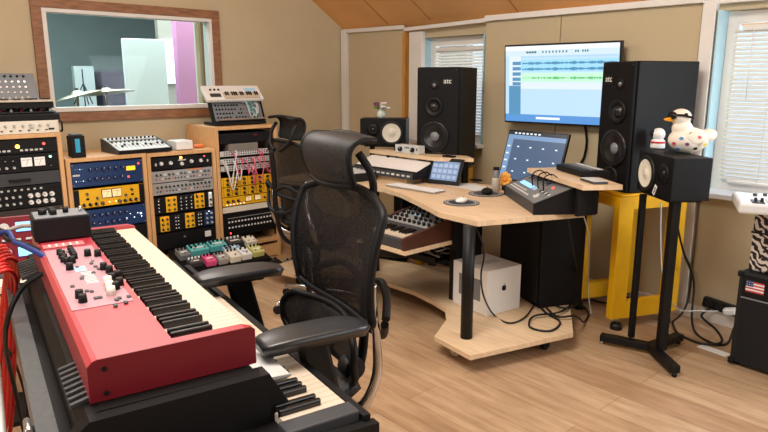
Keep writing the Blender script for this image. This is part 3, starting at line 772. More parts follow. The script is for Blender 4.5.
# ------------------------------------------------------------------ desk
def arc(p0, p1, p2, n=8):
    return [tuple(Vector(p0)*(1-t)**2+Vector(p1)*2*t*(1-t)+Vector(p2)*t*t) for t in [k/n for k in range(n+1)]]
g = thing('studio_desk', 'large pale oak studio desk with concave front and black legs', 'desk', (0, 0, 0))
front = [(-1.79, 3.06), (-2.03, 2.46), (-2.29, 2.47)] + [(-2.34, 2.487), (-2.43, 2.53), (-2.63, 2.62), (-2.89, 2.73), (-3.1, 2.78), (-3.35, 2.74), (-3.6, 2.62)] + [(-3.72, 2.5), (-3.95, 2.5), (-4.08, 2.95), (-3.62, 3.17), (-3.3, 3.22), (-2.9, 3.38), (-2.3, 3.46), (-1.95, 3.22)]
MB().prism(front, .722, .75).build('desktop', M_desk, g)
plat = [(-1.73, 2.93), (-1.91, 2.29), (-2.2, 2.335), (-2.32, 2.56), (-2.45, 2.69), (-2.58, 2.73), (-2.8, 2.77), (-3.2, 2.76), (-3.5, 2.66), (-3.62, 2.4), (-3.9, 2.35), (-4.0, 2.9), (-3.6, 3.1), (-3.3, 3.2), (-2.9, 3.38), (-2.3, 3.5), (-2.05, 3.4)]
MB().prism(plat, .085, .11).build('base_board', M_desk, g)
for (x, y) in ((-2.075, 2.45), (-3.78, 2.55)): MB().cyl((x, y, .11), (x, y, .722), .032, n=24).build('leg', M_blackm, g)
for (x, y) in ((-2.52, 2.86), (-3.32, 2.88), (-3.6, 3.03)): MB().box((x, y, .416), (.06, .06, .612), bev=.004).build('leg', M_blackm, g)
for (x0, x1, y) in ((-2.6, -2.0, 3.1), (-2.0, -1.86, 3.0)): pass
MB().box((-2.97, 3.14, .45), (.82, .02, .5)).build('modesty_panel', M_black, g)
for (x, y) in ((-2.12, 2.42), (-1.85, 2.85), (-2.35, 3.2), (-3.7, 2.5), (-3.7, 2.92)):
    c = MB().cyl((x-.012, y, .03), (x+.012, y, .03), .03, n=16).build('caster', M_wht if x == -2.12 else M_blackm, g)
    MB().box((x, y, .07), (.03, .04, .035), bev=.003).build('caster_fork', M_alu, c)
# rack pedestal under the right wing
rk = thing('rack_pedestal', 'black equipment pedestal standing on the desk base behind the white box', 'cabinet', (-2.24, 3.34, .112), (0, 0, R(-24)))
MB().box((0, 0, .3), (.5, .3, .6), bev=.005).build('carcass', M_black, rk)
MB().box((0, -.153, .3), (.46, .006, .55), bev=.002).build('front_panel', M_grille, rk)
# upper shelf right with side support
sh = thing('desk_shelf', 'raised pale oak shelf on black supports on the right wing of the desk', 'shelf', (0, 0, 0))
MB().prism([(-2.27, 3.2), (-1.69, 2.865), (-1.565, 3.03), (-2.13, 3.42)], .905, .93).build('shelf_board', M_desk, sh)
def support(p, q, name='side_support'):
    a, b = Vector(p), Vector(q); d = (b-a)
    n = Vector((-d.y, d.x, 0)).normalized()*.01
    MB().prism([(a+n)[:2], (b+n)[:2], (b-n)[:2], (a-n)[:2]], .751, .904).build(name, M_blackm, sh)
support((-1.76, 2.93, 0), (-1.72, 3.05, 0)); support((-2.2, 3.21, 0), (-2.1, 3.36, 0)); support((-2.1, 3.36, 0), (-1.72, 3.06, 0), 'back_support')
# left shelf
sh = thing('desk_shelf', 'raised pale oak shelf before the left tall speaker', 'shelf', (0, 0, 0))
MB().prism([(-3.7, 3.17), (-3.0, 3.17), (-2.80, 3.33), (-2.93, 3.41), (-3.29, 3.27), (-3.7, 3.27)], .905, .93).build('shelf_board', M_desk, sh)
for x, y in ((-3.5, 3.2), (-2.88, 3.335)): MB().box((x, y, .827), (.02, .05, .154)).build('side_support', M_blackm, sh)
# control surface on the right wing
CW = R(-38)
g = thing('control_surface', 'grey slanted control console with small displays under the raised shelf', 'mixer', (-2.17, 2.985, .751), (0, 0, CW))
MB().prof([(0, 0), (.3, 0), (.3, .15), (.24, .15), (0, .055)], -.3, .3).build('chassis', M_dgrey, g)
for s in (-1, 1): MB().prof([(-.004, 0), (.304, 0), (.304, .153), (.24, .153), (-.004, .058)], s*.304-.005, s*.304+.005).build('side_cheek', M_black, g)
ang = math.atan2(.095, .24)
p = MB().box((0, 0, 0), (.59, .004, .25)).build('control_panel', M_mgrey, g, (0, .12, .105), (R(-90)+ang, 0, 0))
for k in range(4): rect(p, 'display', -.2+k*.075, -.035, .068, .032, M_lcd if k < 3 else M_lcds, -.002, .003)
for k in range(8): rect(p, 'button', -.25+k*.034, -.08, .02, .012, M_lgrey, -.002, .004)
for k in range(11): rect(p, 'button', -.25+k*.034, -.1, .018, .01, M_wht, -.002, .004)
for k in range(7): rect(p, 'fader_slot', -.24+k*.05, .055, .006, .085, M_black, -.002, .002); rect(p, 'fader_cap', -.24+k*.05, .04+.02*(k % 3), .014, .022, M_dgrey, -.002, .014)
for k in range(6): rect(p, 'button', .13+k*.026, -.03, .016, .02, M_lgrey if k % 2 else M_black, -.002, .004)
knob(p, .2, -.08, .022, M_lgrey, -.002, .012, 'jog_wheel'); rect(p, 'red_button', .16, .03, .014, .014, M_ledr, -.002, .004)
# device on right shelf
g = thing('tabletop_controller', 'flat black controller with rows of keys lying on the raised right shelf', 'controller', (-1.98, 3.16, .931), (0, 0, R(-32)))
MB().box((0, .1, .018), (.32, .17, .034), bev=.005).build('chassis', M_black, g)
for r_ in range(3):
    for k in range(9): MB().box((-.13+k*.032, .05+r_*.045, .037), (.022, .03, .005), bev=.002).build('button', (M_dgrey, M_mgrey, M_lgrey)[r_], g)
g = thing('white_paper_pad', 'thin pale notepad lying at the right end of the raised shelf', 'notepad', (-1.71, 3.0, .931), (0, 0, R(-32)))
MB().box((0, 0, .006), (.15, .08, .01), bev=.002).build('cover', M_dgrey, g); MB().box((0, 0, .0135), (.14, .075, .003)).build('sheet', M_lgrey, g)
# headphones cable-hook like stands
for q, (x, y) in enumerate(((-2.035, 2.98), (-1.965, 2.93), (-2.1, 3.02))):
    o = MB().tube([(x, y, .86), (x+.005, y-.01, .93), (x+.03, y+.02, .952), (x+.05, y+.05, .932)], .0035, n=6).build('wire_hook', M_black)
    tag(o, ('thin black wire loop at the shelf edge, middle of three', 'thin black wire loop at the shelf edge, nearest the right end', 'thin black wire loop at the shelf edge, nearest the screen')[q], 'wire')

# ------------------------------------------------------------------ screens
M_bez = mat('black bezel', (14, 14, 16), .3)
def em(name, rgb, e=1.0):
    m = bpy.data.materials.get(name)
    if m: return m
    m = bpy.data.materials.new(name); m.use_nodes = True; b = m.node_tree.nodes['Principled BSDF']
    b.inputs['Base Color'].default_value = (.01, .01, .01, 1); b.inputs['Roughness'].default_value = .25
    b.inputs['Emission Color'].default_value = lin(rgb); b.inputs['Emission Strength'].default_value = e
    return m
def flat(mb, x0, z0, x1, z1, m, y): mb.quad((x0, y, z0), (x1, y, z0), (x1, y, z1), (x0, y, z1), m)
TW, TH = .855, .545
g = thing('wall_television', 'large flat screen on the wall showing audio tracks', 'television', (-2.49, 3.82, 1.42), (R(4), 0, R(5)))
MB().box((0, .02, 0), (TW, .035, TH), bev=.005).build('housing', M_bez, g)
mb = MB(); y = -.0005; w2, h2 = TW/2-.012, TH/2-.012
flat(mb, -w2, -h2, w2, h2, em('screen pale blue', (176, 206, 236)), y)
def fr(x0, z0, x1, z1, m, k=1):
    flat(mb, -w2+x0*2*w2, h2-z1*2*h2, -w2+x1*2*w2, h2-z0*2*h2, m, y-.0004*k)
fr(0, 0, 1, .055, em('screen white', (226, 238, 246))); fr(0, .055, 1, .13, em('screen light grey', (196, 214, 226)))
fr(0, .9, 1, 1, em('screen mid blue', (86, 140, 200))); fr(.3, .93, .52, .96, em('screen white', (226, 238, 246)), 2)
fr(.035, .13, .15, .52, em('screen light', (206, 218, 228))); fr(.035, .52, .15, .92, em('screen slate blue', (84, 136, 172)))
fr(.15, .18, 1, .33, em('screen track blue', (150, 204, 232))); fr(.15, .35, 1, .465, em('screen mint', (186, 240, 200)))
fr(.15, .47, 1, .56, em('screen light', (206, 218, 228)))
for z in (.2, .27, .34, .41, .47):
    fr(.07, z, .15, z+.045, em('screen slate blue', (84, 136, 172)), 2)
random.seed(11)
for row, (z, col) in enumerate(((.225, em('wave blue', (36, 110, 150))), (.3, em('wave blue', (36, 110, 150))), (.415, em('wave green', (60, 160, 90))))):
    x = .165
    while x < .98:
        a = abs(math.sin(x*17+row*.2)*math.sin(x*41+1))*.7+random.random()*.4
        if row == 2 and (x < .25 or .55 < x < .6 or random.random() < .2): a *= .1
        hh = .004+.018*a
        fr(x, z-hh, x+.006, z+hh, col, 2); x += .0075
for x in [.2, .225, .25, .275]+[.35+k*.03 for k in range(8)]+[.64, .66, .70, .72, .74]:
    fr(x, .07, x+.02 if x < .3 else x+.012, .095, em('screen dark text', (50, 100, 100)), 2)
for k in range(60): fr(.15+k*.014, .135, .152+k*.014, .15, em('wave blue', (36, 110, 150)), 2)
mb.build('screen', None, g)
MB().box((.05, .055, -.02), (.3, .05, .25)).build('wall_bracket', M_blackm, g)
cable('television_cable', [(-2.33, 3.9, 1.2), (-2.315, 3.93, 1.05), (-2.33, 3.935, .93), (-2.37, 3.93, .86)], .008, M_black, 'short black cable hanging from the wall television')
g = thing('computer_monitor', 'dark interface screen leaning back behind the control console', 'monitor', (-2.42, 3.40, .80), (R(-17), 0, R(-5)))
MW, MH = .49, .34
MB().box((0, .012, MH/2), (MW, .022, MH), bev=.004).build('housing', M_bez, g)
mb = MB(); w2 = MW/2-.01; hz = MH-.02
def fq(x0, z0, x1, z1, m, k=0): flat(mb, -w2+x0*2*w2, .01+hz-z1*hz, -w2+x1*2*w2, .01+hz-z0*hz, m, -.0002-.0003*k)
fq(0, 0, 1, 1, em('screen dark blue', (70, 88, 112))); fq(0, 0, 1, .07, em('screen near black', (30, 38, 50)), 1)
fq(0, .07, 1, .16, em('screen haze blue', (112, 142, 178)), 1); fq(0, .16, .1, 1, em('screen haze blue', (112, 142, 178)), 1)
for r_ in range(3):
    for k in range(4):
        fq(.12+k*.22, .2+r_*.26, .32+k*.22, .43+r_*.26, em('screen tile', (66, 88, 116)), 2)
        fq(.2+k*.22, .3+r_*.26, .235+k*.22, .325+r_*.26, em('screen white', (226, 238, 246)), 3)
for k in range(7): fq(.1+k*.07, .02, .14+k*.07, .05, em('screen white', (226, 238, 246)), 2)
for k in range(4): fq(.02, .3+k*.15, .07, .33+k*.15, em('screen white', (226, 238, 246)), 2)
mb.build('screen', None, g)
MB().box((0, .1, -.03), (.16, .2, .012), rot=(R(17), 0, 0)).build('stand_foot', M_black, g); MB().box((0, .07, .07), (.04, .02, .2), rot=(R(24), 0, 0)).build('stand_neck', M_black, g)
# tablet
g = thing('tablet', 'small tablet standing upright on the desk showing a pale screen', 'tablet', (-2.93, 3.16, .765), (R(-24), 0, R(12)))
MB().box((0, .006, .085), (.26, .01, .185), bev=.004).build('housing', M_black, g)
mb = MB(); flat(mb, -.105, .018, .105, .152, em('tablet blue', (104, 128, 166), .8), -.0002)
for k in range(5):
    for r_ in range(3): flat(mb, -.095+k*.04, .03+r_*.04, -.065+k*.04, .055+r_*.04, em('tablet tile', (150, 172, 204), .8), -.0006)
mb.build('screen', None, g)
MB().box((0, .07, .03), (.1, .01, .13), rot=(R(50), 0, 0)).build('kickstand', M_black, g)

# ------------------------------------------------------------------ things on the desk
def kb(loc, rz, W, D, label):
    g = thing('computer_keyboard', label, 'keyboard', loc, (0, 0, rz))
    MB().box((0, 0, .006), (W, D, .01), bev=.004).build('chassis', M_alu, g)
    mb = MB(); n = 15; r = 5
    for k in range(n):
        for q in range(r): mb.box((-W/2+W*(k+.5)/n, -D/2+D*(q+.5)/r, .0125), (W/n*.84, D/r*.82, .003), bev=.0008, seg=1)
    mb.build('keycaps', M_wht, g)['kind'] = 'stuff'
kb((-2.93, 2.90, .751), R(2), .43, .115, 'white flat computer keyboard near the concave desk edge')
c = P(469, 184, z=.752); 
g = thing('paper_sheets', 'loose white papers spread on the desk before the tablet', 'paper', (-2.83, 3.22, .7512), (0, 0, R(3)))
MB().box((-.1, .03, .0008), (.3, .16, .0012)).build('sheet', M_wht, g); MB().box((.14, .0, .002), (.24, .17, .0012), rot=(0, 0, R(-12))).build('sheet', M_wht, g)
def mousepad(loc, r, label):
    g = thing('round_mouse_mat', label, 'mouse mat', loc)
    MB().cyl((0, 0, 0), (0, 0, .003), r, n=40).build('mat', M_dgrey, g)
    mb = MB()
    for q in (.78, .9):
        for k in range(40):
            a = k*2*math.pi/40
            mb.box((r*q*math.cos(a), r*q*math.sin(a), .0034), (r*.05, r*.09, .0006), rot=(0, 0, a))
    mb.build('printed_ring', M_lgrey, g)
pa = P(461.5, 203, z=.75); pb = P(486, 194, z=.75)
mousepad((pa.x, pa.y, .751), .105, 'round dark mouse mat under the white mouse'); mousepad((pb.x, pb.y, .751), .11, 'round dark mouse mat under the black mouse')
def mouse(loc, rz, m, label, sc=1):
    g = thing('computer_mouse', label, 'mouse', loc, (0, 0, rz))
    MB().ball((0, 0, .012), (.031*sc, .055*sc, .018*sc), n=20).build('shell', m, g)
    MB().box((0, .03*sc, .028*sc), (.004, .014, .004)).build('scroll_wheel', M_dgrey, g)
mouse((pa.x+.0, pa.y, .755), R(20), M_wht, 'white computer mouse on its round mat'); mouse((pb.x+.0, pb.y+.01, .755), R(35), M_black, 'black computer mouse on its round mat', 1.15)
c = P(495.5, 191, z=.75)
g = thing('grinder_bottle', 'slim grey bottle with clear top standing behind the black mouse', 'bottle', (c.x, c.y, .75))
MB().lathe([(0, 0), (.024, 0), (.026, .004), (.026, .085), (.022, .088), (0, .088)]).build('body', mat('warm grey bottle', (176, 166, 150), .4), g)
MB().lathe([(.019, .088), (.019, .135), (.016, .138), (0, .138)]).build('neck', M_mgrey, g); MB().cyl((0, 0, .138), (0, 0, .155), .02).build('cap', M_black, g)
c = P(505, 190, z=.75)
g = thing('flower_ornament', 'orange yellow flower ornament beside the dark interface screen', 'ornament', (c.x, c.y, .75))
MB().cyl((0, 0, 0), (0, 0, .03), .022).build('foot', M_black, g)
mpet = mat('apricot petals', (240, 178, 84), .6)
for k in range(8):
    a = k*math.pi/4
    MB().ball((.032*math.cos(a), .0, .07+.032*math.sin(a)), (.02, .012, .018), rot=(0, -a, 0), n=10).build('petal', mpet, g)
MB().ball((0, -.004, .07), (.018, .016, .018), n=12).build('centre', mat('amber flower centre', (236, 150, 50), .6), g)
c = P(476, 181, z=.75)
tag(MB().box((c.x, c.y, .757), (.08, .05, .01), bev=.003).build('black_phone', M_black), 'small flat black object lying behind the papers', 'phone')
# left wing equipment
g = thing('pale_desk_unit', 'pale grey slanted desk unit with a dark lower edge, left of the tablet', 'audio unit', (-3.36, 3.0, .785), (0, 0, R(2)))
MB().prof([(0, 0), (.2, 0), (.2, .1), (.03, .045), (0, .03)], -.33, .31).build('chassis', M_black, g)
p = MB().box((0, 0, 0), (.62, .006, .17), bev=.002).build('top_panel', M_wht, g, (-.01, .115, .077), (R(-72), 0, 0))
p2 = MB().box((0, 0, 0), (.62, .004, .045)).build('button_strip', M_dgrey, g, (-.01, -.002, .02), (R(-6), 0, 0))
for k in range(12): rect(p2, 'button', -.28+k*.05, 0, .03, .012, M_lgrey if k % 4 else M_wht, -.002, .003)
for k in range(7): round_(p, 'screw', -.28+k*.09, .09, .004, M_alu, -.003)
MB().box((-.06, .1, -.017), (.56, .16, .034)).build('support_block', M_card, g)
g = device('grey_knob_box', 'small pale box with two black dials on the left raised shelf', 'audio unit', (-3.31, 3.19, .931), (0, 0, R(3)), .23, .07, .06, M_lgrey, M_lgrey)
knob(g, -.06, .03, .017, M_black, h=.02); knob(g, .06, .03, .017, M_black, h=.02)
for k in range(4): rect(g, 'button', -.015+k*.012, .042, .007, .01, M_dgrey)
rect(g, 'switch', .1, .035, .012, .02, M_dgrey)
tag(MB().box((-2.96, 3.26, .936), (.09, .05, .01), bev=.003).build('black_remote', M_black), 'small black remote on the left raised shelf beside the pale box', 'remote')
g = thing('black_desk_recorder', 'low black box with a white top plate on the left of the desk', 'audio unit', (-3.66, 2.80, .751), (0, 0, R(-8)))
MB().box((0, .1, .03), (.5, .2, .055), bev=.004).build('chassis', M_black, g); MB().box((.02, .1, .059), (.42, .14, .004)).build('top_plate', M_lgrey, g)
round_(g, 'knob', .2, .035, .012, M_dgrey)

# synth on pull-out tray
g = thing('keyboard_tray', 'pale oak pull-out tray hanging under the desk edge', 'tray', (0, 0, 0))
MB().prism([(-2.88, 2.36), (-2.455, 2.36), (-2.455, 2.86), (-2.88, 2.86)], .497, .52).build('tray_board', M_desk, g)
for x in (-2.89, -2.445): MB().box((x, 2.80, .605), (.015, .12, .225)).build('slide_bracket', M_blackm, g)
MB().box((-2.67, 2.8, .477), (.42, .04, .04)).build('cross_bar', M_blackm, g)
g = thing('analog_synthesizer', 'dark walnut sided synthesizer with silver knob panel on the desk tray', 'synthesizer', (-2.67, 2.37, .521), (0, 0, R(0)))
MB().prof([(0, 0), (.5, 0), (.5, .135), (.2, .085), (0, .055)], -.185, .185).build('chassis', M_dgrey, g)
for s in (-1, 1): MB().prof([(-.01, 0), (.51, 0), (.51, .15), (.2, .1), (-.01, .07)], s*.197-.011, s*.197+.011).build('side_panel', M_brown, g)
keys_mesh(g, -.176, 15, .0235, .02, .072, .14, as_parts=True)
ang = math.atan2(.05, .3)
p = MB().box((0, 0, 0), (.365, .005, .3)).build('knob_panel', M_silver, g, (0, .35, .115), (R(-90)+ang, 0, 0))
random.seed(21)
for r_ in range(5):
    for k in range(9):
        if (r_, k) in ((1, 3), (2, 6)): continue
        knob(p, -.162+k*.0405, -.12+r_*.056, .0115, M_black, -.002, .02)
rect(p, 'display', -.05, .0, .08, .03, M_lcds, -.002, .003)
# tangle under tray
random.seed(4)
for k in range(7):
    pts = [(-2.97+random.random()*.4, 2.73+random.random()*.14, .385+random.random()*.06) for _ in range(8)]
    cable('tangled_cable', pts, .006, (M_cgrey, M_black, M_black)[k % 3], ('pale grey' if k % 3 == 0 else 'black')+' cable in the tangle below the desk tray', group=('grey' if k % 3 == 0 else 'black')+' cables tangled below the tray')
tr = thing('cable_tray', 'black wire tray holding tangled cables under the desk', 'tray', (0, 0, 0))
MB().box((-2.78, 2.80, .365), (.46, .2, .012)).build('tray_floor', M_blackm, tr)
for y in (2.695, 2.905): MB().box((-2.78, y, .378), (.46, .01, .04)).build('tray_side', M_blackm, tr)
for x in (-2.98, -2.6): MB().box((x, 2.917, .54), (.02, .012, .36)).build('tray_hanger', M_blackm, tr)

# white computer carton
a = P(452, 302, z=.11); b = P(486, 317, z=.11); c = P(511, 304, z=.11)
b0 = Vector((b.x, b.y, 0)); ux = (Vector((a.x, a.y, 0))-b0); uy = (Vector((c.x, c.y, 0))-b0); ux.normalize(); 
uy = Vector((ux.y, -ux.x, 0)); uy = uy if uy.dot(Vector((c.x, c.y, 0))-b0) > 0 else -uy
lx, ly, lz = .30, .27, .27
cen = b0+ux*lx/2+uy*ly/2
rz = math.atan2(uy.y, uy.x)
g = thing('computer_carton', 'white cardboard computer box with an apple mark on the desk base', 'box', (cen.x, cen.y, .112), (0, 0, rz))
MB().box((0, 0, lz/2), (ly, lx, lz), bev=.002).build('carton', M_wht, g)
sgn = -1
# side facing the camera's right hand (local -y after rotation faces world toward viewer)
ins = MB()
ins.box((0, 0, 0), (.002, .19, .13), bev=.0008).build('product_picture', M_mgrey, g, (-ly/2-.0005, 0, .14))
MB().box((0, 0, lz+.0005), (.16, .06, .001)).build('top_handle_slot', M_lgrey, g)
ap = MB()
pts = []
for k in range(40):
    t = 2*math.pi*k/40
    r_ = .0175*(1+.05*math.cos(2*t)) * (1-.12*math.exp(-((t-math.pi/2)**2)/.06)) * (1-.07*math.exp(-((t-3*math.pi/2)**2)/.05)) * (1-.22*math.exp(-((t-.15)**2)/.05) - .22*math.exp(-((t-6.28-.15)**2)/.05))
    pts.append((r_*math.cos(t), r_*math.sin(t)*1.06))
ap.prism(pts, 0, .0006)
ap.prism([(.0005, .0195), (.002, .026), (.008, .029), (.0075, .023)], 0, .0006)
apple_face = ap.build('apple_mark', M_black, g)
apple_face.location = (.0, -lx/2-.0002, .15); apple_face.rotation_euler = (R(90), 0, 0)

# ------------------------------------------------------------------ speakers
def driver(mb_parent, x, z, r, kind, D0=0):
    T = Matrix.Translation((x, D0, z)) @ Matrix.Rotation(R(90), 4, 'X')
    if kind == 'woofer':
        o = MB().lathe([(r*1.12, 0), (r*1.12, .012), (r*1.0, .016), (r*.94, .011), (r*.88, .0155), (r*.8, .012), (r*.3, .001)], T).build('woofer', M_cone, mb_parent)
        MB().lathe([(r*.34, .002), (r*.28, .008), (r*.15, .014), (0, .016)], T).build('dust_cap', M_dome, o)
    elif kind == 'mid':
        o = MB().lathe([(r*1.15, 0), (r*1.15, .01), (r*.95, .012), (r*.6, .001)], T).build('midrange_driver', M_blackm, mb_parent)
        MB().lathe([(r*.62, .001), (r*.52, .01), (r*.3, .02), (0, .024)], T).build('dome', M_cone, o)
    elif kind == 'tweeter':
        o = MB().lathe([(r*1.2, 0), (r*1.2, .006), (r*.6, .001)], T).build('tweeter', M_blackm, mb_parent)
        MB().lathe([(r*.5, .001), (r*.3, .008), (0, .01)], T).build('dome', M_dome, o)
    return o
def big_speaker(loc, rz, label, W=.285, D=.44, Hh=.725, mirror=1):
    g = thing('studio_monitor', label, 'speaker', loc, (0, 0, rz))
    MB().box((0, D/2+.01, Hh/2), (W, D-.02, Hh), bev=.006).build('cabinet', M_spk, g)
    MB().box((0, .006, Hh/2), (W-.004, .018, Hh-.004), bev=.008).build('front_baffle', M_spk, g)
    y = -.0035
    driver(g, -.015*mirror, Hh*.335, .096, 'woofer', y); driver(g, -.025*mirror, Hh*.62, .06, 'mid', y); driver(g, -.025*mirror, Hh*.83, .026, 'tweeter', y)
    T = Matrix.Translation((-.0, y, Hh*.105)) @ Matrix.Rotation(R(90), 4, 'X')
    MB().lathe([(.062, 0), (.062, .008), (.05, .008), (.045, .001), (0, .001)], T).build('port', M_rub, g)
    n = MB().box((.075*mirror, y, Hh*.86), (.08, .003, .06), bev=.001).build('badge', M_black, g)
    text_mesh('atc', .05, M_wht, n, (.075*mirror, y-.0018, Hh*.867), (R(90), 0, 0))
    for x in (-W/2+.02, W/2-.02):
        for z in (.02, Hh-.02): round_(g, 'screw', x, z, .004, M_dgrey, y+.001)
    return g
def stand_yellow(cx, cy, rz, W, D, top, label):
    g = thing('speaker_stand', label, 'stand', (cx, cy, 0), (0, 0, rz))
    pw = .1; t = .05; z0 = .07
    for sx in (-1, 1):
        x = sx*(W/2-t/2)
        f = MB().box((x, D/2-pw/2, (top-.014+z0)/2), (t, pw, top-.014-z0), bev=.003).build('side_post', M_ystand, g)
        f = MB().box((x, -D/2+pw/2, (top-.014+z0)/2), (t, pw, top-.014-z0), bev=.003).build('side_post', M_ystand, g)
        MB().box((x, 0, top-.05), (t, D-2*pw, .07)).build('top_rail', M_ystand, g)
        MB().box((x, 0, z0+.05), (t, D-2*pw, .1)).build('bottom_rail', M_ystand, g)
        for sy in (-1, 1):
            f = MB().cyl((x, sy*(D/2-.06), .0), (x, sy*(D/2-.06), .035), .036, .03, n=20).build('foot', M_rub, g)
            MB().cyl((x, sy*(D/2-.06), .03), (x, sy*(D/2-.06), z0+.01), .007, n=10).build('threaded_rod', M_alu, f)
    for sy in (-1, 1): MB().box((0, sy*(D/2-.03), top-.045), (W-2*t, .05, .06)).build('cross_beam', M_ystand, g)
    MB().box((0, 0, top-.006), (W-.05, D-.05, .012)).build('top_plate', M_ystand, g)
def placed(FR, ang, W, D):
    a = R(ang); return Vector((FR[0]-W/2*math.cos(a), FR[1]-W/2*math.sin(a), 0))
ST = .812
c = placed((-1.747, 3.428), -23, .285, .44); big_speaker((c.x, c.y, ST+.002), R(-23), 'tall black three-way speaker on the yellow stand, right of the wall screen', Hh=.74, mirror=-1)
cc = c+Vector((-math.sin(R(-23)), math.cos(R(-23)), 0))*.215; stand_yellow(cc.x-.045, cc.y-.025, R(-23), .42, .48, ST, 'yellow wooden speaker stand behind the thin black stand')
c = placed((-3.0, 3.39), 23, .315, .45); big_speaker((c.x, c.y, ST+.002), R(23), 'tall black three-way speaker before the narrow window', .315, .42, .725, mirror=1)
cc = c+Vector((-math.sin(R(23)), math.cos(R(23)), 0))*.21; stand_yellow(cc.x, cc.y-.01, R(23), .32, .36, ST, 'yellow wooden stand under the left tall speaker')

def nearfield(loc, rz, label, conex):
    g = thing('nearfield_monitor', label, 'speaker', loc, (0, 0, rz))
    W, D, Hh = .368, .195, .211
    MB().box((0, D/2, Hh/2), (W, D, Hh), bev=.003).build('cabinet', M_spk, g)
    T = Matrix.Translation((conex, 0, .102)) @ Matrix.Rotation(R(90), 4, 'X')
    o = MB().lathe([(.094, 0), (.094, .008), (.086, .01), (.08, .006), (.074, .01), (.07, .004)], T).build('surround', M_rub, g)
    MB().lathe([(.074, .0095), (.05, .005), (.027, .002), (.022, .007), (0, .009)], T).build('white_cone', M_cream, g)
    T = Matrix.Translation((-conex*1.15, 0, .125)) @ Matrix.Rotation(R(90), 4, 'X')
    o = MB().lathe([(.05, 0), (.05, .006), (.022, .001)], T).build('tweeter', M_blackm, g); MB().lathe([(.018, .001), (.01, .008), (0, .01)], T).build('dome', M_cone, o)
    return g
def nf_stand(cx, cy, rz, top, label, feet=True):
    """double post stand with a Y shaped foot"""
    g = thing('monitor_stand', label, 'stand', (cx, cy, 0), (0, 0, rz))
    MB().box((0, 0, top-.006), (.26, .2, .012), bev=.002).build('top_plate', M_blackm, g)
    MB().box((-.13, 0, (top+.05)/2), (.03, .045, top-.06), bev=.003).build('post', M_blackm, g)
    MB().box((.1, 0, (top+.05)/2), (.04, .05, top-.06), bev=.003).build('post', M_blackm, g)
    return g
NR = -38.5
c = placed((-1.345, 3.085), NR, .362, .19); nz = 1.078-.21
g = nearfield((c.x, c.y, nz+.001), R(NR), 'black nearfield speaker on the thin black stand, under the spotted duck', -.085)
s = MB().box((0, 0, 0), (.025, .0015, .055)).build('sticker', M_wht, g, (.02, -.001, .03), (0, R(28), 0))
for k, (x, z) in enumerate(((0, .012), (0, -.012), (.004, 0))): MB().box((x, -.0012, z), (.009, .001, .009)).build('printed_mark', M_black, s)
# right monitor stand: positions read on the floor
g = thing('monitor_stand', 'thin black double-post speaker stand with a forked foot', 'stand', (-1.42, 3.2, 0))
wx, wy = -1.42, 3.2
def lp(p): return (p.x-wx, p.y-wy)
f1 = P(601, 333, z=.06); f2 = P(676, 366, z=.06); f3 = P(680, 333, z=.06); hub = P(651, 343, z=.06)
def bar(a, b, w_, z0, z1, name):
    d = Vector((b[0]-a[0], b[1]-a[1], 0)); L = d.length; an = math.atan2(d.y, d.x)
    MB().box(((a[0]+b[0])/2, (a[1]+b[1])/2, (z0+z1)/2), (L, w_, z1-z0), rot=(0, 0, an), bev=.003).build(name, M_blackm, g)
bar(lp(f1), lp(hub), .05, .02, .058, 'foot_bar'); bar(lp(hub), lp(f2), .05, .021, .059, 'foot_bar'); bar(lp(hub), lp(f3), .05, .022, .06, 'foot_bar')
for f in (f1, f2, f3):
    a = lp(f); MB().cyl((a[0]*.97, a[1]*.97, 0), (a[0]*.97, a[1]*.97, .021), .012, n=14).build('levelling_foot', M_chrome if f is f1 else M_blackm, g)
p1 = P(631, 337, z=.06); p2 = P(661, 349, z=.06)
for q, (p, w_) in enumerate(((p1, .03), (p2, .045))):
    MB().box((p.x-wx, p.y-wy, (.055+nz)/2), (w_, w_, nz-.065), rot=(0, 0, R(NR)), bev=.004).build('post', M_blackm, g)
tp = c+Vector((-math.sin(R(NR)), math.cos(R(NR)), 0))*.095
MB().box((tp.x-wx, tp.y-wy, nz-.006), (.3, .17, .011), rot=(0, 0, R(NR)), bev=.002).build('top_plate', M_blackm, g)
# left nearfield
nl = Vector((-3.78, 3.36, 0)); nzl = 1.15-.21
g = nearfield((nl.x, nl.y+.02, nzl), R(38.5), 'black nearfield speaker with a white cone, left of the narrow window', .07)
g = thing('monitor_stand', 'thin black stand under the left nearfield speaker', 'stand', (-3.85, 3.46, 0), (0, 0, R(38.5)))
MB().box((0, .0, nzl-.007), (.3, .17, .011)).build('top_plate', M_blackm, g)
for x in (-.1, .1): MB().box((x, 0, (nzl+.04)/2), (.035, .035, nzl-.055)).build('post', M_blackm, g)
MB().box((0, 0, .02), (.42, .3, .03), bev=.004).build('foot_plate', M_blackm, g)

# flowers on left nearfield
g = thing('flower_vase', 'small glass vase of white and purple flowers on the left nearfield speaker', 'vase', (-3.87, 3.44, nzl+.212))
MB().lathe([(0, 0), (.028, 0), (.034, .02), (.028, .05), (.02, .065), (.018, .065), (.026, .048), (.03, .02), (0, .004)]).build('glass_vase', mat('milky vase glass', (214, 226, 214), .15), g)
random.seed(12)
for k in range(9):
    a = k*2.4; rr = .02+.03*(k % 3)/2; z = .08+.012*(k % 4); x, y = rr*math.cos(a)*1.3, rr*math.sin(a)
    st = MB().tube([(0, 0, .03), (x*.5, y*.5, .06), (x, y, z)], .0018, n=5).build('stem', mat('stem green', (96, 130, 60), .6), g)
    mb = MB()
    for j in range(5): mb.ball((x+.013*math.cos(j*1.257), y+.013*math.sin(j*1.257), z), (.011, .011, .009), n=8)
    mb.build('blossom', (M_wht, M_cream, mat('purple petals', (120, 70, 96), .6), M_wht, mat('leaf green', (120, 160, 70), .6))[k % 5], g)

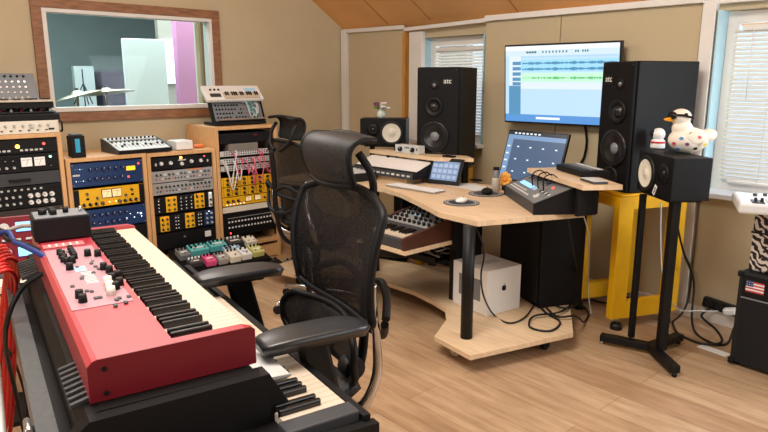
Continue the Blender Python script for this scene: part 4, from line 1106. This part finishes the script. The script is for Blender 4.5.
# duck and small figure
def duck(loc, rz):
    g = thing('rubber_duck', 'large white duck figure with coloured spots and black sunglasses', 'duck figure', loc, (0, 0, rz))
    mw = mat('cream white duck', (232, 222, 206), .45)
    mb = MB()   # body, faces -x
    prof = []
    me = bpy.data.metaballs.new('duckball'); 
    mb.ball((.0, 0, .072), (.088, .068, .072), n=28)
    mb.ball((.078, 0, .095), (.05, .036, .038), rot=(0, R(-28), 0), n=20)
    mb.ball((-.03, 0, .135), (.046, .044, .05), n=20)
    mb.ball((-.04, 0, .198), (.046, .045, .046), n=24)
    b = mb.build('body', mw, g)
    rm = b.modifiers.new('join', 'REMESH'); rm.mode = 'VOXEL'; rm.voxel_size = .0045; rm.use_smooth_shade = True
    sm = b.modifiers.new('smooth', 'SMOOTH'); sm.iterations = 8; sm.factor = .6
    bpy.data.metaballs.remove(me)
    for z, t in ((.178, .005), (.188, .006)):
        MB().ball((-.088, 0, z), (.026, .02, t*1.2), rot=(0, R(8 if z < .18 else -8), 0), n=14).build('beak', mat('orange beak', (246, 166, 30), .4), g)
    for s in (-1, 1):
        MB().ball((-.078, s*.021, .206), (.014, .025, .021), n=16).build('sunglass_lens', mat('glossy black lens', (10, 10, 12), .08), g)
        MB().tube([(-.072, s*.038, .21), (-.04, s*.048, .208), (.002, s*.044, .196)], .007, n=6).build('sunglass_arm', M_black, g)
        MB().ball((.02, s*.06, .088), (.045, .012, .036), rot=(0, R(-12), 0), n=16).build('wing', mw, g)
    cols = [mat('blue spot', (70, 130, 190), .5), mat('red spot', (200, 60, 80), .5), mat('purple spot', (120, 60, 110), .5), M_black, mat('yellow spot', (240, 200, 70), .5)]
    spots = [(-.045, -1, .085), (-.07, -1, .055), (-.02, -1, .055), (.02, -1, .03), (.055, -1, .055), (-.05, -1, .025), (.03, -1, .095), (-.005, -1, .11), (-.08, 1, .06), (-.03, 1, .06), (.03, 1, .06)]
    for k, (x, s, z) in enumerate(spots):
        q = 1-(x/.088)**2-((z-.072)/.072)**2
        yy = .068*math.sqrt(max(q, .0)) if q > 0 else .034
        n = Vector((x/.088**2, s*yy/.068**2, (z-.072)/.072**2)).normalized()
        if 0 <= x <= .06 and .05 < z < .12: yy = max(yy, .0705)
        ctr = Vector((x, s*yy, z))
        MB().cyl(ctr-n*.002, ctr+n*.0022, .009, n=14).build('spot', cols[k % 5], g)
    MB().ball((-.03, -.042, .215), (.008, .005, .007), n=10).build('spot', M_black, g); MB().ball((-.035, 0, .2435), (.009, .009, .002), n=10).build('spot', cols[3], g)
    g.scale = (1.12, 1.05, .93)
    return g
dk = P(682, 153, z=1.08)
duck((dk.x+.015, dk.y+.02, 1.0805), R(40))
fg = P(657, 148, z=1.08)
g = thing('astronaut_figure', 'tiny white round-headed figure beside the spotted duck', 'figurine', (fg.x, fg.y+.005, 1.0805), (0, 0, R(-20)))
g.scale = (1.35, 1.35, 1.35)
MB().lathe([(0, 0), (.027, 0), (.029, .004), (.027, .03), (.02, .036), (0, .036)]).build('body', M_wht, g)
MB().lathe([(.0285, .0), (.0292, 0), (.0286, .008), (.028, .008)], Matrix.Translation((0, 0, .02))).build('red_band', mat('red band', (196, 40, 50), .5), g)
MB().ball((0, 0, .056), (.026, .026, .026), n=20).build('helmet', M_wht, g)
MB().ball((-.01, -.012, .058), (.018, .016, .017), n=16).build('visor', mat('dark visor', (30, 30, 36), .1), g)

# ------------------------------------------------------------------ foreground keyboards
NO = P(254, 326, z=.93); NA = R(170.9)
g = thing('stage_piano', 'red stage piano with knob panel, on top of the black electric piano', 'keyboard', (NO.x, NO.y, .93), (0, 0, NA))
NL, ND, NH = 1.205, .334, .085
kf = .168
mb = MB()
mb.prof([(kf, -NH), (ND, -NH), (ND, -.012), (ND-.01, -.002), (ND-.02, 0), (kf, 0)], 0, NL)
mb.build('chassis', M_red, g)
for x0, x1 in ((0, .028), (NL-.028, NL)):
    MB().prof([(-.002, -NH), (kf, -NH), (kf, 0), (.02, 0), (-.002, -.008)], x0, x1).build('end_block', M_red, g)
MB().box((NL/2, kf/2, -NH+.012), (NL-.058, kf-.002, .022)).build('key_bed', M_dred, g)
n = 49
keys_mesh(g, .03, n, (NL-.06)/n, .002, -.012, kf-.006, h=.02, as_parts=True, front=.45)
MB().box((NL/2, kf+.002, -.004), (NL-.06, .004, .006)).build('felt_strip', M_black, g)
# near end plate, red darkened since less light falls here, and screws
e = MB().prof([(.0, -NH), (ND, -NH), (ND, -.012), (ND-.01, -.002), (ND-.02, .001), (.01, .001), (0, -.006)], -.003, .0).build('end_plate', M_dred, g)
for y, z in ((ND-.03, -.02), (ND-.03, -.07)): MB().cyl((-.003, y, z), (-.0055, y, z), .005, n=12).build('screw', M_black, e)
# panel areas
MB().box((.62, kf+.083, .0008), (.62, .135, .0016)).build('printed_panel', mat('greyish pink panel print', (172, 130, 140), .45), g)
def nrect(name, x, y, sx, sy, h, m, z=.0016): MB().box((x, y, z+h/2), (sx, sy, h), bev=min(sx, sy)*.15, seg=1).build(name, m, g)
def nknob(x, y, r, h, m=None): MB().cyl((x, y, .0016), (x, y, .0016+h), r, r*.85, n=14).build('knob', m or M_black, g)
def drawbar(x, y, n_, step, m):
    for k in range(n_): nrect('drawbar', x-k*step, y, .012, .02, .016, m)
# local x grows away from camera, local y grows to the left
for k in range(6): nknob(.86-k*.024, kf+.115-.006*(k % 2), .0085, .018)
for k in range(5): nknob(.89-k*.026, kf+.082, .0085, .018)
for (x, y) in ((.80, kf+.045), (.78, kf+.02), (.74, kf+.095), (.67, kf+.11), (.62, kf+.03), (.58, kf+.022), (.52, kf+.012), (.50, kf+.03), (.45, kf+.02), (.42, kf+.035), (.40, kf+.122), (.36, kf+.12)): nknob(x, y, .0105, .02)
for k in range(3): nknob(.47-k*.045, kf+.045+.004*k, .0115, .022, M_cream)
for k in range(9): nrect('fader_slot', .62-k*.014, kf+.075, .004, .03, .001, M_wht)
for k in range(12):
    nrect('button', .88-.05*k if k < 7 else .34+.03*(k-7), kf+.03+(.012 if k % 2 else .06), .014, .009, .004, M_dgrey if k % 3 else M_mgrey)
for (x, y) in ((.34, .02), (.33, .05), (.37, .08), (.3, .035), (.29, .06), (.56, .095), (.44, .1), (.5, .125), (.6, .06), (.7, .05), (.66, .045)): nrect('button', x, kf+y, .014, .01, .004, M_dgrey)
nrect('display', .66, kf+.085, .055, .03, .002, M_lcds); nrect('logo_plate', .985, kf+.09, .05, .12, .0012, mat('pale red print', (226, 130, 130), .5))
for k in range(5): nrect('logo_stroke', .985, kf+.05+k*.02, .03, .006, .001, M_wht, .0028)

# black box standing on the far end
bx = thing('black_desktop_amplifier', 'black box with small knobs on the far end of the red piano', 'audio unit', (NO.x, NO.y, .93), (0, 0, NA))
MB().box((1.12, kf+.08, .042), (.14, .17, .075), bev=.004).build('chassis', M_black, bx)
MB().box((1.12, kf+.08, .0805), (.13, .155, .002)).build('top_panel', M_mgrey, bx)
for (x, y, r_) in ((1.12, kf+.13, .013), (1.14, kf+.1, .011), (1.1, kf+.1, .011), (1.12, kf+.06, .009)):
    MB().cyl((x, y, .081), (x, y, .1), r_, n=16).build('knob', M_black, bx)
MB().cyl((1.11, kf+.015, .081), (1.11, kf+.015, .1), .006, n=10).build('toggle', M_chrome, bx)

# electric piano below
EZ = .75
g = thing('electric_piano', 'black electric piano in its case under the red stage piano', 'electric piano', (NO.x, NO.y, EZ), (0, 0, NA))
EL = 1.28
MB().prof([(-.172, -.13), (.405, -.13), (.405, -.02), (-.172, -.02)], -.17, EL+.05).build('case_body', M_black, g)
MB().prof([(-.19, -.13), (-.172, -.13), (-.172, -.005), (-.19, -.005)], -.17, EL-.1).build('front_rail', M_black, g)
MB().box((-.135, -.085, -.02), (.05, .17, .05), bev=.004).build('cheek_block', M_dgrey, g)
MB().prof([(-.20, -.13), (.0, -.13), (.0, -.012), (-.20, -.02)], -.19, -.165).build('case_wall', M_black, g)
lt = MB().box((-.196, -.09, -.04), (.012, .06, .035), bev=.003).build('latch', M_chrome, g); MB().box((-.204, -.09, -.04), (.006, .03, .02), bev=.002).build('latch_tongue', M_alu, lt)
ne = 36
keys_mesh(g, -.105, ne, .0235, -.165, .0, .15, h=.022, as_parts=True, front=.34)
MB().prof([(-.105, .018), (-.0, .018), (-.0, .03), (-.1, .024)], .045, .9).build('name_rail', M_lgrey, g)
# top cover
MB().prof([(.0, -.02), (.36, -.02), (.36, .06), (.345, .088), (.32, .093), (.02, .093), (.005, .08)], -.035, 1.3).build('top_cover', M_black, g)
MB().prof([(-.075, -.03), (.0, -.02), (.005, .08), (.02, .093), (-.006, .093)], -.06, -.02).build('cover_end', M_black, g)
MB().prof([(-.0, -.13), (.39, -.13), (.385, .06), (.345, .09), (-.006, .093)], -.065, -.03).build('end_board', M_black, g)
M_rib = mat('dark grey plastic rib', (62, 64, 66), .35)  # dark grey, lighter than the black cover
for k in range(8):
    MB().box((.02+k*.026, .343, .094), (.011, .052, .012), rot=(R(-14), 0, 0), bev=.003).build('vent_rib', M_rib, g)
for k in range(7):
    MB().box((1.0+k*.03, .352, .094), (.012, .07, .014), rot=(R(-14), 0, 0), bev=.003).build('vent_rib', M_rib, g)
MB().prof([(.378, -.13), (.424, -.13), (.424, -.018), (.384, -.012)], -.17, EL+.05).build('rear_rail', mat('mottled grey case edge', (84, 88, 90), .38, noise=.15, nscale=60), g)  # grey with faint random mottling
jj = MB().cyl((.21, .424, -.035), (.21, .445, -.035), .009, n=12).build('jack_plug', M_chrome, g); MB().cyl((.25, .436, -.03), (.19, .436, -.03), .008, n=12).build('plug_barrel', M_alu, jj)
# its stand
for (x, y) in ((-.1, -.12), (1.1, -.12), (-.1, .38), (1.1, .38)):
    MB().cyl((x, y, -.13), (x, y, -EZ), .018, n=16).build('leg', M_chrome, g)
MB().cyl((-.1, .38, -.5), (1.1, .38, -.5), .012, n=12).build('brace', M_chrome, g)

# ------------------------------------------------------------------ left edge clutter
g = thing('side_table', 'small wooden table at the far end of the keyboards', 'table', (-3.62, .62, 0))
MB().box((0, 0, .57), (.62, .68, .03), bev=.003).build('tabletop', M_oak, g)
for sx in (-1, 1):
    for sy in (-1, 1): MB().box((sx*.28, sy*.31, .278), (.04, .04, .555)).build('leg', M_oak, g)
g = thing('red_synthesizer', 'red desktop synthesizer with blue displays on the small table', 'synthesizer', (-3.38, .62, .587), (R(-14), 0, R(78)))
MB().box((0, .05, .115), (.5, .09, .23), bev=.006).build('chassis', M_dred, g)
for z in (.055, .175):
    rect(g, 'display', .09, z, .085, .045, M_lcd); knob(g, 0.0, z, .024, M_lgrey, h=.02); knob(g, .18, z, .017, M_wht); knob(g, -.1, z+.01, .014, M_wht)
    for k in range(5): rect(g, 'button', -.22+k*.03, z-.03, .018, .012, M_wht)
for k in range(8): rect(g, 'button', -.2+k*.05, .115, .03, .01, M_lgrey)
g = thing('small_white_console', 'small white console in front of the red synthesizer', 'controller', (-3.02, .63, .58), (0, 0, R(80)))
MB().prof([(-.1, .0), (.1, .0), (.1, .06), (-.1, .03)], -.16, .16).build('chassis', M_cream, g)
for k in range(4): MB().box((-.1+k*.05, 0, .047), (.03, .04, .012), rot=(R(9), 0, 0)).build('pad', M_dgrey, g)
MB().box((-.0, 0, -.29), (.06, .06, .58)).build('support_post', M_blackm, g); MB().box((0, 0, -.57), (.3, .3, .02)).build('support_foot', M_blackm, g)
# cables at the left edge
random.seed(8)
for k in range(9):
    x0 = -1.75-.05*k; y0 = .05+.02*(k % 4)+.012*k
    a = P(2+1.8*(k % 5), 246+3*k, z=.86); b_ = P(6+3.2*(k % 5), 262+4*k, z=.74); c_ = P(1+4.5*(k % 4), 320+4*k, z=.5)
    cable('red_cable', [(a.x-.05, a.y-.1, .8), (a.x, a.y, .86), (b_.x, b_.y, .74), (c_.x, c_.y, .5), (c_.x-.03, c_.y-.06, .12), (c_.x-.05, c_.y-.2, .008)], .0075, M_cred, 'red cable hanging in a bundle at the left edge', group='red cables at the left edge')
def pc(px, py, z): q = P(px, py, z=z); return (q.x, q.y, q.z)
cable('thick_black_cable', [pc(66, 262, .9), pc(55, 268, .9), pc(40, 275, .88), pc(22, 288, .84), pc(8, 318, .75), pc(6, 350, .6), pc(14, 385, .4), pc(24, 432, .1), pc(28, 445, .01)], .0075, M_rub, 'thick black cable from the red piano down to the floor')
cable('blue_cable', [pc(64, 268, .9), pc(54, 263, .91), pc(36, 252, .93), pc(16, 243, .93), pc(-6, 238, .92), (-2.6, .1, .6), (-2.7, -.1, .02)], .009, M_cblue, 'blue cable running into the side of the red piano')
cable('dark_cable', [pc(66, 275, .89), pc(50, 258, .91), pc(30, 246, .93), pc(8, 240, .93), pc(-10, 240, .9), (-2.5, .06, .5), (-2.6, -.2, .02)], .008, M_rub, 'dark cable beside the blue one at the left edge')
cable('grey_cable', [pc(35, 226, .97), pc(22, 226, .96), pc(8, 231, .94), pc(-8, 240, .9), (-2.75, .15, .5), (-2.8, .0, .02)], .008, M_cgrey, 'pale grey cable reaching the black box on the red piano')
cable('thin_black_cable', [pc(5, 345, .55), pc(16, 365, .4), pc(26, 400, .2), pc(28, 432, .05), pc(20, 460, .008)], .005, M_rub, 'thin black cable hanging beside the thick one')
g = thing('white_stand_panel', 'narrow white board edge at the bottom left corner', 'board', (0, 0, 0))
a = P(1, 345, z=.5); b_ = P(9, 432, z=.5)
MB().tube([(a.x, a.y-.02, .46), (b_.x, b_.y-.02, .46)], .012, n=4, smooth_path=False).build('board_edge', M_wht, g)
MB().box(((a.x+b_.x)/2, (a.y+b_.y)/2-.03, .23), (.6, .02, .46), rot=(0, 0, math.atan2(b_.y-a.y, b_.x-a.x))).build('board', M_cream, g)

# ------------------------------------------------------------------ office chairs (face local -y)
def office_chair(loc, rz, label, arm_z=.83, arms=True, tilt=0):
    g = thing('office_chair', label, 'chair', loc, (0, 0, rz)); BX = .035; LX = .012
    # base
    hb = MB().cyl((0, .02, .075), (0, .02, .13), .035, n=20).build('hub', M_chrome, g)
    for k in range(5):
        a = k*2*math.pi/5+.3; x, y = .3*math.cos(a), .02+.3*math.sin(a)
        MB().tube([(0, .02, .115), (x*.5, .02+(y-.02)*.5, .105), (x, y, .075)], lambda t: .022-.008*t, n=10, flat=.7).build('base_spoke', M_chrome, g)
        c_ = MB().cyl((x-.012*math.sin(a), y+.012*math.cos(a), .028), (x+.012*math.sin(a), y-.012*math.cos(a), .028), .028, n=16).build('caster', M_black, g)
        MB().cyl((x, y, .03), (x, y, .08), .007, n=8).build('caster_stem', M_alu, c_)
    MB().cyl((0, .02, .13), (0, .02, .42), .026, n=16).build('gas_column', M_blackm, g)
    MB().box((0, .02, .445), (.2, .26, .06), bev=.015).build('mechanism', M_blackm, g)
    # seat: rounded mesh pad inside a frame
    def seat(u, v):
        x = (u-.5)*.5; y = (v-.5)*.46-.06
        k = 1-.14*abs(v*2-1)**3
        return (x*k, y, .545+.02*(abs(u-.5)*2)**2-(.045*max(0, (.25-v)/.25)**2)+.02*max(0, (v-.85)/.15))
    MB().sheet(seat, 14, 14, .03).build('seat', M_net2, g)
    MB().box((0, -.04, .50), (.34, .34, .03), bev=.012).build('seat_pan', M_blackm, g)
    # backrest
    def back(u, v, w0=.248, w1=.272, z0=.765, z1=1.125):
        vv = v; ww = w0+(w1-w0)*math.sin(vv*math.pi*.55)
        corner = (abs(u*2-1)**4)
        if v > .5: ww *= 1-.05*((v-.5)/.5)**6
        x = (u-.5)*2*ww
        z = z0+(z1-z0)*v-.026*corner*(1 if v > .5 else -1)*((abs(v-.5)*2)**2)
        z += .015*(1-(u*2-1)**2)*(v**4)
        return (x+BX, .175+.03*v*v+.035*(1-(2*u-1)**2)-.02*math.sin(v*math.pi), z)
    MB().sheet(back, 18, 16, .006).build('backrest', M_net, g)
    loop = [back(u, 0) for u in [k/8 for k in range(9)]]+[back(1, v) for v in [k/8 for k in range(1, 9)]]+[back(1-u, 1) for u in [k/8 for k in range(1, 9)]]+[back(0, 1-v) for v in [k/8 for k in range(1, 8)]]
    MB().tube(loop, .0125, closed=True, n=8).build('backrest_frame', M_black, g)
    # lumbar pad
    def lum(u, v):
        ww = .262*(1-.18*(2*v-1)**4); x = (u-.5)*2*ww
        return (x+LX, .12+.055*(1-(2*u-1)**2)+.02*(2*v-1)**2, .60+.15*v+.012*(1-(2*u-1)**2)*(v-.5))
    MB().sheet(lum, 16, 8, .006).build('lumbar_support', M_net2, g)
    lp_ = [lum(u, 0) for u in [k/8 for k in range(9)]]+[lum(1, v) for v in (.25, .5, .75, 1)]+[lum(1-u, 1) for u in [k/8 for k in range(1, 9)]]+[lum(0, 1-v) for v in (.25, .5, .75)]
    MB().tube(lp_, .011, closed=True, n=8).build('lumbar_frame', M_black, g)
    # spine behind and aluminium side arms
    MB().tube([(BX, .1, .43), (BX, .2, .46), (BX, .27, .56), (BX, .29, .75), (BX, .30, .95), (BX, .31, 1.08)], .022, n=10, flat=.6).build('spine', M_black, g)
    for s in (-1, 1):
        MB().tube([(s*.1, .05, .49), (s*.18, .1, .49), (s*.245, .16, .53), (s*.262, .2, .62), (s*.235+BX*.6, .205, .72), (s*.225+BX, .195, .82), (s*.23+BX, .19, .9)], lambda t: .03-.018*t, n=10, flat=.7).build('aluminium_arm', M_chrome, g)
        k_ = MB().cyl((s*.14, .17, .62), (s*.19, .17, .62), .034, n=16).build('adjuster_knob', M_rub, g)
        MB().tube([(s*.03+BX, .29, .83), (s*.12+BX, .28, .86), (s*.2+BX, .25, .84), (s*.255+BX, .215, .8)], .012, n=8).build('rear_yoke', M_black, g)
    MB().tube([(-.24+BX, .22, .78), (-.14+BX, .27, .70), (BX, .29, .68), (.14+BX, .27, .70), (.24+BX, .22, .78)], .012, n=8).build('rear_yoke', M_black, g)
    # headrest
    def head(u, v):
        ww = .158*(1-.1*(2*v-1)**4); x = (u-.5)*2*ww; e = (2*u-1)**2
        return (x+BX-.02, .165-.035*math.sin(v*math.pi*.8)+.02*e+.09*v**2.5, 1.16+.143*math.sin(v*math.pi/2)-.02*v**3+.012*(1-e)*v-.012*(1-e)*(1-v))
    MB().sheet(head, 16, 12, .007).build('headrest', M_net2, g)
    lh = [head(u, 0) for u in [k/8 for k in range(9)]]+[head(1, v) for v in (.2, .4, .6, .8, 1)]+[head(1-u, 1) for u in [k/8 for k in range(1, 9)]]+[head(0, 1-v) for v in (.2, .4, .6, .8)]
    MB().tube(lh, .0095, closed=True, n=8).build('headrest_frame', M_black, g)
    for s in (-1, 1): MB().tube([(s*.04+BX-.01, .27, 1.08), (s*.1+BX-.01, .265, 1.11), (s*.135+BX-.01, .25, 1.15), (s*.14+BX-.01, .235, 1.2), (s*.135+BX-.015, .205, 1.25)], .0115, n=8).build('headrest_bracket', M_black, g)
    # arms
    if arms:
        for s in (-1, 1):
            def pad_(u, v):
                y = -.158+.29*v; w_ = .052*(1-.35*(abs(2*v-1)**4)); return (s*.305+(u-.5)*2*w_, y, arm_z-.012-.006*(2*u-1)**2-.012*(2*v-1)**4)
            MB().sheet(pad_, 10, 14, .03).build('arm_pad', M_padb, g)
            MB().box((s*.305, -.04, arm_z-.036), (.06, .22, .022), bev=.008).build('pad_plate', M_black, g)
            zt = arm_z-.03; zb_ = .47; MB().box((s*.302, .02, (zt+zb_)/2), (.036, .082, zt-zb_), rot=(R(13), 0, 0), bev=.012).build('arm_post', M_blackm, g)
            MB().box((s*.2, .06, .475), (.22, .08, .035), bev=.01).build('arm_bracket', M_blackm, g)
    return g
office_chair((-1.565, .965, 0), R(-11.5), 'black mesh office chair in front, at the keyboards, armrests towards the red piano')
ch = office_chair((-3.26, 2.36, 0), R(180-6), 'black mesh office chair behind the front one, turned towards the desk', arm_z=.66); ch.scale = (.97, .97, .955)

# ------------------------------------------------------------------ right corner
g = thing('guitar_amplifier', 'black guitar amplifier with a small flag sticker in the right corner', 'amplifier', (-.775, 3.385, 0), (0, 0, R(-4)))
AW, AD, AH = .66, .28, .505
MB().box((0, AD/2, AH/2+.012), (AW, AD, AH-.02), bev=.014).build('cabinet', mat('black tolex', (14, 14, 16), .6, bump=.4, bscale=400), g)
MB().box((0, -.002, .195), (AW-.05, .008, .34), bev=.003).build('grille', M_grille, g)
MB().box((0, -.002, .44), (AW-.05, .008, .11), bev=.003).build('control_panel', M_black, g)
MB().box((0, -.004, .375), (AW-.05, .008, .006)).build('grille_piping', M_mgrey, g)
for x in (-AW/2+.03, AW/2-.03):
    for y in (.04, AD-.04): MB().cyl((x, y, 0), (x, y, .014), .014, n=12).build('rubber_foot', M_rub, g)
for sx in (-1, 1):
    for z in (.024, AH-.012): MB().box((sx*(AW/2-.012), .004, z), (.03, .03, .03), bev=.006).build('corner_guard', M_blackm, g)
fl = MB()
for k in range(7): fl.box((-.245, -.0072, .463-k*.008), (.085, .001, .008), m=mat('flag red', (190, 60, 70), .6) if k % 2 == 0 else M_wht)
fl.box((-.27, -.0078, .455), (.035, .001, .03), m=mat('flag blue', (50, 60, 110), .6))
for k in range(6): fl.box((-.281+.011*(k % 3), -.0084, .449+.012*(k//3)), (.003, .0006, .003), m=M_wht)
fl.build('flag_sticker', None, g)
mz = bpy.data.materials.new('zebra print'); mz.use_nodes = True; nt = mz.node_tree; b = nt.nodes['Principled BSDF']; b.inputs['Roughness'].default_value = .8
tc = nt.nodes.new('ShaderNodeTexCoord'); wv = nt.nodes.new('ShaderNodeTexWave'); wv.inputs['Scale'].default_value = 15; wv.inputs['Distortion'].default_value = 7; wv.inputs['Detail'].default_value = 1.5; wv.inputs['Detail Scale'].default_value = 1.6
wv.bands_direction = 'DIAGONAL'
rp = nt.nodes.new('ShaderNodeValToRGB'); rp.color_ramp.interpolation = 'CONSTANT'; rp.color_ramp.elements[0].color = lin((34, 22, 26)); rp.color_ramp.elements[1].position = .5; rp.color_ramp.elements[1].color = lin((216, 206, 196))
nt.links.new(tc.outputs['Object'], wv.inputs['Vector']); nt.links.new(wv.outputs['Fac'], rp.inputs[0]); nt.links.new(rp.outputs[0], b.inputs['Base Color'])
g = thing('zebra_case', 'zebra striped case standing on the black guitar amplifier', 'case', (-.80, 3.42, .507), (0, 0, R(-4)))
MB().box((0, .12, .17), (.56, .24, .34), bev=.02, seg=3).build('case_body', mz, g)
MB().box((0, .12, .2), (.563, .243, .008)).build('seam', M_black, g)
MB().box((-.2, .12, .0), (.04, .2, .006)).build('case_foot', M_black, g)
g = thing('white_keyboard', 'white keyboard with black keys lying on the zebra striped case', 'keyboard', (-.60, 3.327, .85), (0, 0, R(25)))
MB().box((0, .17, .025), (.98, .34, .05), bev=.012).build('chassis', mat('off white keyboard shell', (214, 216, 216), .4), g)
keys_mesh(g, -.37, 36, .0232, .012, .054, .13)
MB().box((-.41, .06, .052), (.05, .09, .006), bev=.002).build('wheel_plate', M_dgrey, g)
for k in range(2): MB().cyl((-.425+k*.026, .05, .054), (-.415+k*.026, .05, .054), .018, n=14).build('pitch_wheel', M_black, g)
for k in range(5): MB().cyl((-.4+k*.045, .24+.02*(k % 2), .05), (-.4+k*.045, .24+.02*(k % 2), .062), .01, n=12).build('knob', M_dgrey, g)
MB().box((-.1, .25, .052), (.14, .05, .004)).build('display', M_dgrey, g)
# sockets and cables by the wall
g = thing('power_strip', 'black power socket strip with a white plug on the wall by the amplifier', 'power strip', (-1.33, 3.925, .12))
MB().box((0, 0, 0), (.24, .04, .06), rot=(0, R(6), 0), bev=.006).build('housing', M_black, g)
for x in (-.08, -.02): MB().cyl((x, -.02, -x*.1), (x, -.028, -x*.1), .02, n=16).build('socket', M_rub, g)
MB().box((.05, -.045, .0), (.07, .05, .04), rot=(0, R(-14), R(10)), bev=.01).build('plug', M_wht, g)
cable('black_floor_cable', [(-1.56, 3.86, .4), (-1.5, 3.88, .25), (-1.46, 3.8, .06), (-1.38, 3.68, .008), (-1.25, 3.6, .008), (-1.2, 3.66, .01), (-1.22, 3.8, .06), (-1.22, 3.9, .1)], .007, M_rub, 'black cable curving on the floor by the wall socket')
cable('black_drooping_cable', [pc2 for pc2 in [tuple(P(672, 200, y=3.5)), tuple(P(683, 250, y=3.7)), tuple(P(691, 270, y=3.8)), tuple(P(689, 295, y=3.85)), tuple(P(683, 312, y=3.75)), tuple(P(672, 322, y=3.7))]], .006, M_rub, 'black cable drooping from the nearfield speaker along the wall')
cable('coiled_floor_cable', [(-1.55, 3.75, .008), (-1.45, 3.6, .008), (-1.3, 3.55, .008), (-1.22, 3.62, .02), (-1.3, 3.76, .03), (-1.42, 3.84, .06), (-1.4, 3.9, .1)], .007, M_rub, 'black cable looped on the floor between stand and amplifier')
cable('white_thin_cable', [tuple(P(661, 203, y=3.35)), tuple(P(661, 250, y=3.4)), tuple(P(664, 280, y=3.45)), tuple(P(676, 308, y=3.6)), tuple(P(700, 311, y=3.7)), tuple(P(718, 311, y=3.86))], .0035, M_cwht, 'thin white cable running down behind the thin stand to the socket')
cable('thin_white_cable', [tuple(P(583, 214, z=.74)), tuple(P(588, 232, y=3.3)), tuple(P(589, 260, y=3.5)), tuple(P(588, 290, y=3.6)), (-1.95, 3.5, .01)], .0035, M_cwht, 'thin white cable dropping from the desk corner beside the yellow stand')
tag(MB().box((-1.22, 3.52, .0015), (.16, .06, .002), rot=(0, 0, R(-8))).build('paper_slip', M_wht), 'white paper slip on the floor by the amplifier', 'paper')
# cables on the desk base
cable('desk_drop_cable', [(-2.2, 2.62, .715), tuple(P(484, 250, y=2.62)), tuple(P(481, 275, y=2.62)), tuple(P(484, 297, y=2.6)), tuple(P(494, 315, z=.118)), tuple(P(509, 323, z=.118)), tuple(P(524, 318, z=.118)), tuple(P(534, 305, z=.118)), tuple(P(537, 296, z=.14))], .005, M_rub, 'black cable hanging in front of the white computer box')
cable('looped_base_cable', [tuple(P(536, 300, z=.118)), tuple(P(545, 312, z=.118)), tuple(P(560, 322, z=.118)), tuple(P(550, 331, z=.118)), tuple(P(530, 327, z=.118)), tuple(P(534, 316, z=.13)), tuple(P(560, 312, z=.13)), tuple(P(575, 300, z=.13)), tuple(P(578, 285, z=.2)), tuple(P(573, 250, y=3.15)), (-1.86, 3.02, .71)], .006, M_rub, 'black cable coiled in loops on the right of the desk base')
cable('second_base_cable', [tuple(P(540, 300, z=.118)), tuple(P(556, 316, z=.125)), tuple(P(575, 316, z=.125)), tuple(P(584, 322, z=.02)), tuple(P(588, 312, z=.01)), tuple(P(576, 300, z=.01))], .006, M_rub, 'black cable spilling off the desk base to the floor')
cable('third_base_cable', [tuple(P(553, 292, z=.118)), tuple(P(556, 305, z=.13)), tuple(P(570, 308, z=.13)), tuple(P(580, 302, z=.05)), tuple(P(592, 300, z=.01)), tuple(P(606, 303, z=.01)), (-1.9, 3.9, .02)], .006, M_rub, 'black cable leading from the desk base towards the yellow stand')

# ------------------------------------------------------------------ repeats share a group
GROUPS = {'rack_cabinet': 'oak rack cabinets along the left wall', 'effects_pedal': 'effects pedals', 'office_chair': 'mesh office chairs',
          'studio_monitor': 'tall three-way speakers', 'nearfield_monitor': 'nearfield speakers', 'speaker_stand': 'yellow speaker stands',
          'round_mouse_mat': 'round mouse mats', 'computer_mouse': 'computer mice', 'rack_patch_unit': 'silver rack units',
          'module_rack': 'black module racks', 'rack_module_row': 'yellow rack units', 'rack_patchbay': 'patch bays', 'rack_equalizer': 'deep blue rack units',
          'cymbal_stand': 'cymbals beyond the glass', 'venetian_blind': 'slatted blinds', 'wire_hook': 'thin wire loops at the shelf edge', 'desk_shelf': 'raised desk shelves'}
for o in C.objects:
    k = o.name.split('.')[0]
    if o.parent is None and 'label' in o and k in GROUPS and 'group' not in o: o['group'] = GROUPS[k]
